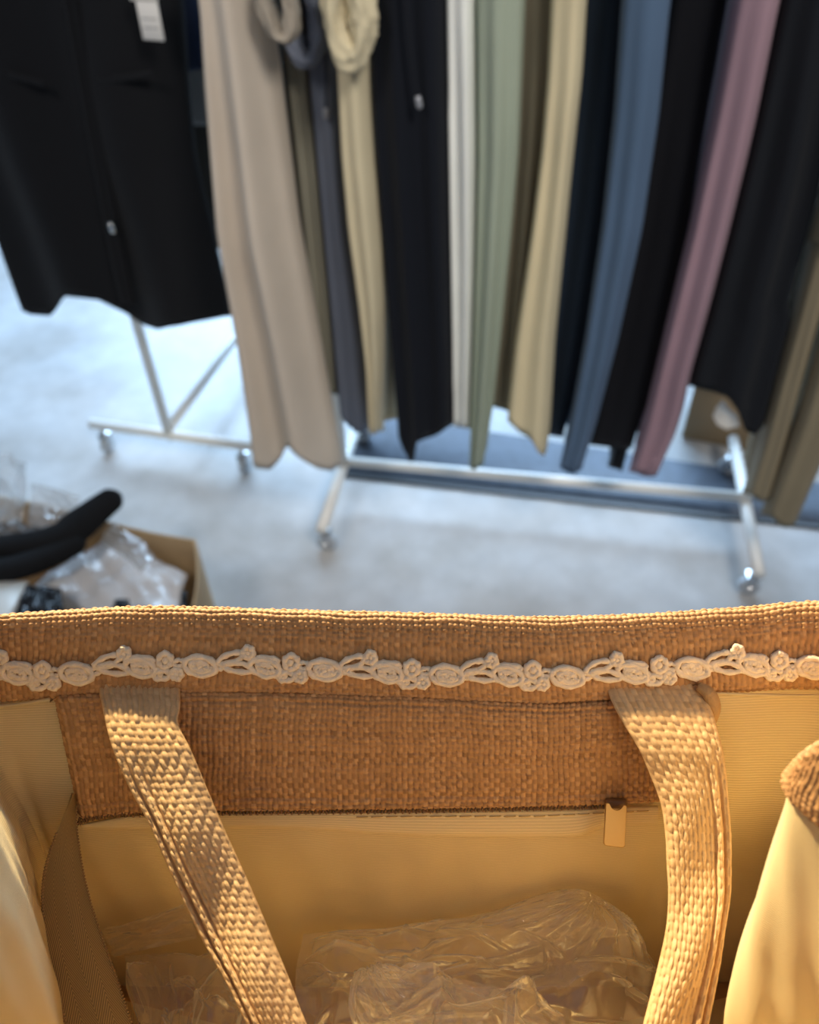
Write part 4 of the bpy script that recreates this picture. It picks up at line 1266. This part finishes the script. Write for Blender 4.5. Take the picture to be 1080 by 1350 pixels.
for y, xa, xb, d in RIGHT[::-1]: ctl.append((P(xb, y, d), P(xa, y, d)))
ctl = np.array(ctl)                       # (k, 2, 3): edge A (outer) and edge B (inner)
NS = 1100
ab = cr1(ctl, NS)
A_, B_ = ab[:, 0], ab[:, 1]
mid = (A_ + B_) / 2
sl = np.concatenate([[0], np.cumsum(np.linalg.norm(np.diff(mid, axis=0), axis=1))])
ev = np.linspace(0, sl[-1], NS)
A_ = np.stack([np.interp(ev, sl, A_[:, k]) for k in range(3)], 1); B_ = np.stack([np.interp(ev, sl, B_[:, k]) for k in range(3)], 1)
mid = (A_ + B_) / 2
tan = np.gradient(mid, axis=0); tan /= np.linalg.norm(tan, axis=1)[:, None]
wid = B_ - A_; W = np.linalg.norm(wid, axis=1); wd = wid / W[:, None]
nrm = np.cross(tan, wd); nrm /= np.linalg.norm(nrm, axis=1)[:, None]
if (nrm[100] @ CF) > 0: nrm = -nrm
NT = 84
tt = np.linspace(0, 1, NT)
sfrac = ev / ev[-1]
# how far the webbing is folded lengthwise: flat where sewn on, folded further down
fold = smoothstep(0.02, 0.16, np.minimum(sfrac, 1 - sfrac))
w0 = 0.0335
Tm, Sm = np.meshgrid(tt, ev)
across = Tm * w0
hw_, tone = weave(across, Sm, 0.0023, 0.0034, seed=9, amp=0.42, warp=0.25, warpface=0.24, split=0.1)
# cords of the folded edge on side A
cord = np.zeros_like(Tm)
for c_, wd_, hgt_ in ((0.05, 0.055, 0.0016), (0.185, 0.06, 0.0018)):
    cord += hgt_ * np.sqrt(np.clip(1 - ((Tm - c_) / wd_) ** 2, 0, 1)) * fold[:, None]
groove = -0.0014 * np.exp(-((Tm - 0.118) / 0.014) ** 2) * fold[:, None] - 0.0012 * np.exp(-((Tm - 0.262) / 0.016) ** 2) * fold[:, None]
belly = 0.0030 * np.sin(math.pi * np.clip((Tm - 0.10) / 0.9, 0, 1)) * fold[:, None] + 0.0004
# loosely twisting: gentle swells along the strap
swell = 0.0016 * np.sin(Sm * 95 + 3.0 * Tm) * fold[:, None] * np.sin(math.pi * Tm)
rim_ = np.sqrt(np.clip(1 - np.abs(2 * Tm - 1) ** 8, 0, 1))
front = A_[:, None] + wid[:, None] * Tm[..., None] + nrm[:, None] * ((cord + groove + belly + swell + 0.0012 * rim_ + np.clip(hw_, -0.5, 2) * 0.00065 * (0.4 + 0.6 * rim_)))[..., None]
backh = -0.0012 * rim_[:, ::2] - 0.0014 * fold[:, None] * rim_[:, ::2]
back = A_[:, None] + wid[:, None] * Tm[:, ::2][..., None] + nrm[:, None] * backh[..., None]
strap = np.concatenate([front, back[:, ::-1]], 1)
su = np.concatenate([across, across[:, ::2][:, ::-1] + 0.04], 1); sv = np.concatenate([Sm, Sm[:, ::2]], 1)
mb = MB(); mb.grid(strap, cu=True, uvs=np.stack([su, sv], -1))
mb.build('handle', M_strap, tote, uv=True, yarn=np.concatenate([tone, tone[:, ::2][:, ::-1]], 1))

# ------------------------------------------------------------------ clear plastic bags inside the tote
def crumpled_bag(label, outline, peak, seed, n=(150, 210), amp=0.010, pleats=None, ridges=34, group='clear plastic bags in the tote'):
    """outline: ctrl grid rows of (px,py,d); two skins; sharp creases"""
    c = np.array([[P(*q) for q in row] for row in outline])
    g = crs(c, n[0], n[1]); nn = normals(g)
    if (nn.mean((0, 1)) @ CF) > 0: nn = -nn
    S, T = np.meshgrid(np.linspace(0, 1, n[1]), np.linspace(0, 1, n[0]))
    asp = 1.6
    h = crumple(S * asp, T, seed, 7, 1.4, 5)
    if pleats:
        for (ps, pt, nf_, a_) in pleats:
            ang = np.arctan2(T - pt, (S - ps) * asp); rr = np.hypot(T - pt, (S - ps) * asp)
            h = h + a_ * tri(ang * nf_) * np.exp(-((rr - 0.18) / 0.22) ** 2)
    rr_ = np.random.RandomState(seed + 7)
    for q in range(ridges):
        x0, y0 = rr_.uniform(0, 1, 2); a_ = rr_.normal(0, 0.7) + (0 if rr_.rand() < .6 else math.pi / 2); ln_ = rr_.uniform(0.15, 0.5)
        dx_, dy_ = math.cos(a_), math.sin(a_)
        al = (S - x0) * dx_ + (T - y0) * dy_; pe = -(S - x0) * dy_ + (T - y0) * dx_ + 0.25 * rr_.normal() * al ** 2
        h = h + rr_.uniform(0.25, 0.6) * np.exp(-(pe / 0.010) ** 2) * smoothstep(0, 0.06, al) * smoothstep(ln_, ln_ - 0.1, al)
    ed_ = np.clip(np.minimum.reduce([S, 1 - S, T, 1 - T]) * 10, 0, 1)
    top_ = g + nn * (h * amp * (0.35 + 0.65 * ed_) + 0.012 * np.sin(math.pi * S) * np.sin(math.pi * T))[..., None]
    h2 = crumple(S * asp + 3, T + 1, seed + 100, 8, 2.5, 10)
    bot = g - nn * (0.006 * ed_ + 0.3 * h2 * amp * ed_)[..., None]
    mb = MB(); mb.grid(top_); mb.grid(bot[:, ::-1])
    o = mb.build('clear_plastic_bag', M_film_inner, None, smooth=False)
    return tag(o, label, 'plastic bag', group)


crumpled_bag('largest clear crumpled plastic bag in the tote, its pleated peak near the right handle',
    [[(400, 1232, .414), (520, 1222, .414), (640, 1206, .408), (760, 1172, .398), (842, 1226, .404)],
     [(392, 1275, .40), (520, 1268, .40), (640, 1255, .395), (770, 1240, .388), (858, 1278, .395)],
     [(390, 1320, .388), (520, 1320, .385), (640, 1312, .38), (770, 1310, .375), (850, 1330, .385)],
     [(400, 1400, .375), (520, 1410, .37), (640, 1410, .365), (770, 1400, .365), (835, 1400, .375)]], None, 61, pleats=[(0.80, 0.02, 9, 0.25)])
crumpled_bag('clear crumpled plastic bag behind the left handle in the tote',
    [[(165, 1262, .412), (230, 1256, .410), (300, 1272, .408), (345, 1290, .41)],
     [(170, 1305, .392), (235, 1296, .388), (300, 1306, .388), (350, 1318, .395)],
     [(185, 1350, .375), (240, 1350, .372), (300, 1352, .372), (350, 1360, .38)],
     [(210, 1420, .36), (250, 1420, .36), (300, 1420, .36), (350, 1420, .365)]], None, 62, n=(110, 110), amp=0.008, ridges=16)
crumpled_bag('small clear plastic bag with gathered folds lying nearest the viewer in the tote',
    [[(470, 1300, .372), (540, 1282, .366), (640, 1298, .362), (735, 1330, .366)],
     [(462, 1335, .360), (545, 1325, .352), (640, 1335, .350), (748, 1362, .356)],
     [(470, 1390, .350), (545, 1390, .345), (640, 1390, .342), (740, 1400, .35)],
     [(490, 1450, .345), (545, 1450, .34), (640, 1450, .338), (720, 1450, .345)]], None, 63, n=(120, 150), amp=0.008, ridges=22, pleats=[(0.15, 0.1, 8, 0.3)])
film = film_sheet('clear_plastic_bag', 'flat clear plastic fold against the lining left of the handle',
    [[P(132, 1226, .405), P(185, 1212, .403), P(245, 1190, .400)], [P(140, 1238, .405), P(190, 1228, .402), P(250, 1208, .398)], [P(150, 1262, .402), P(200, 1250, .398), P(262, 1236, .394)]], 64, 0.002, M_film_inner, group='clear plastic bags in the tote')
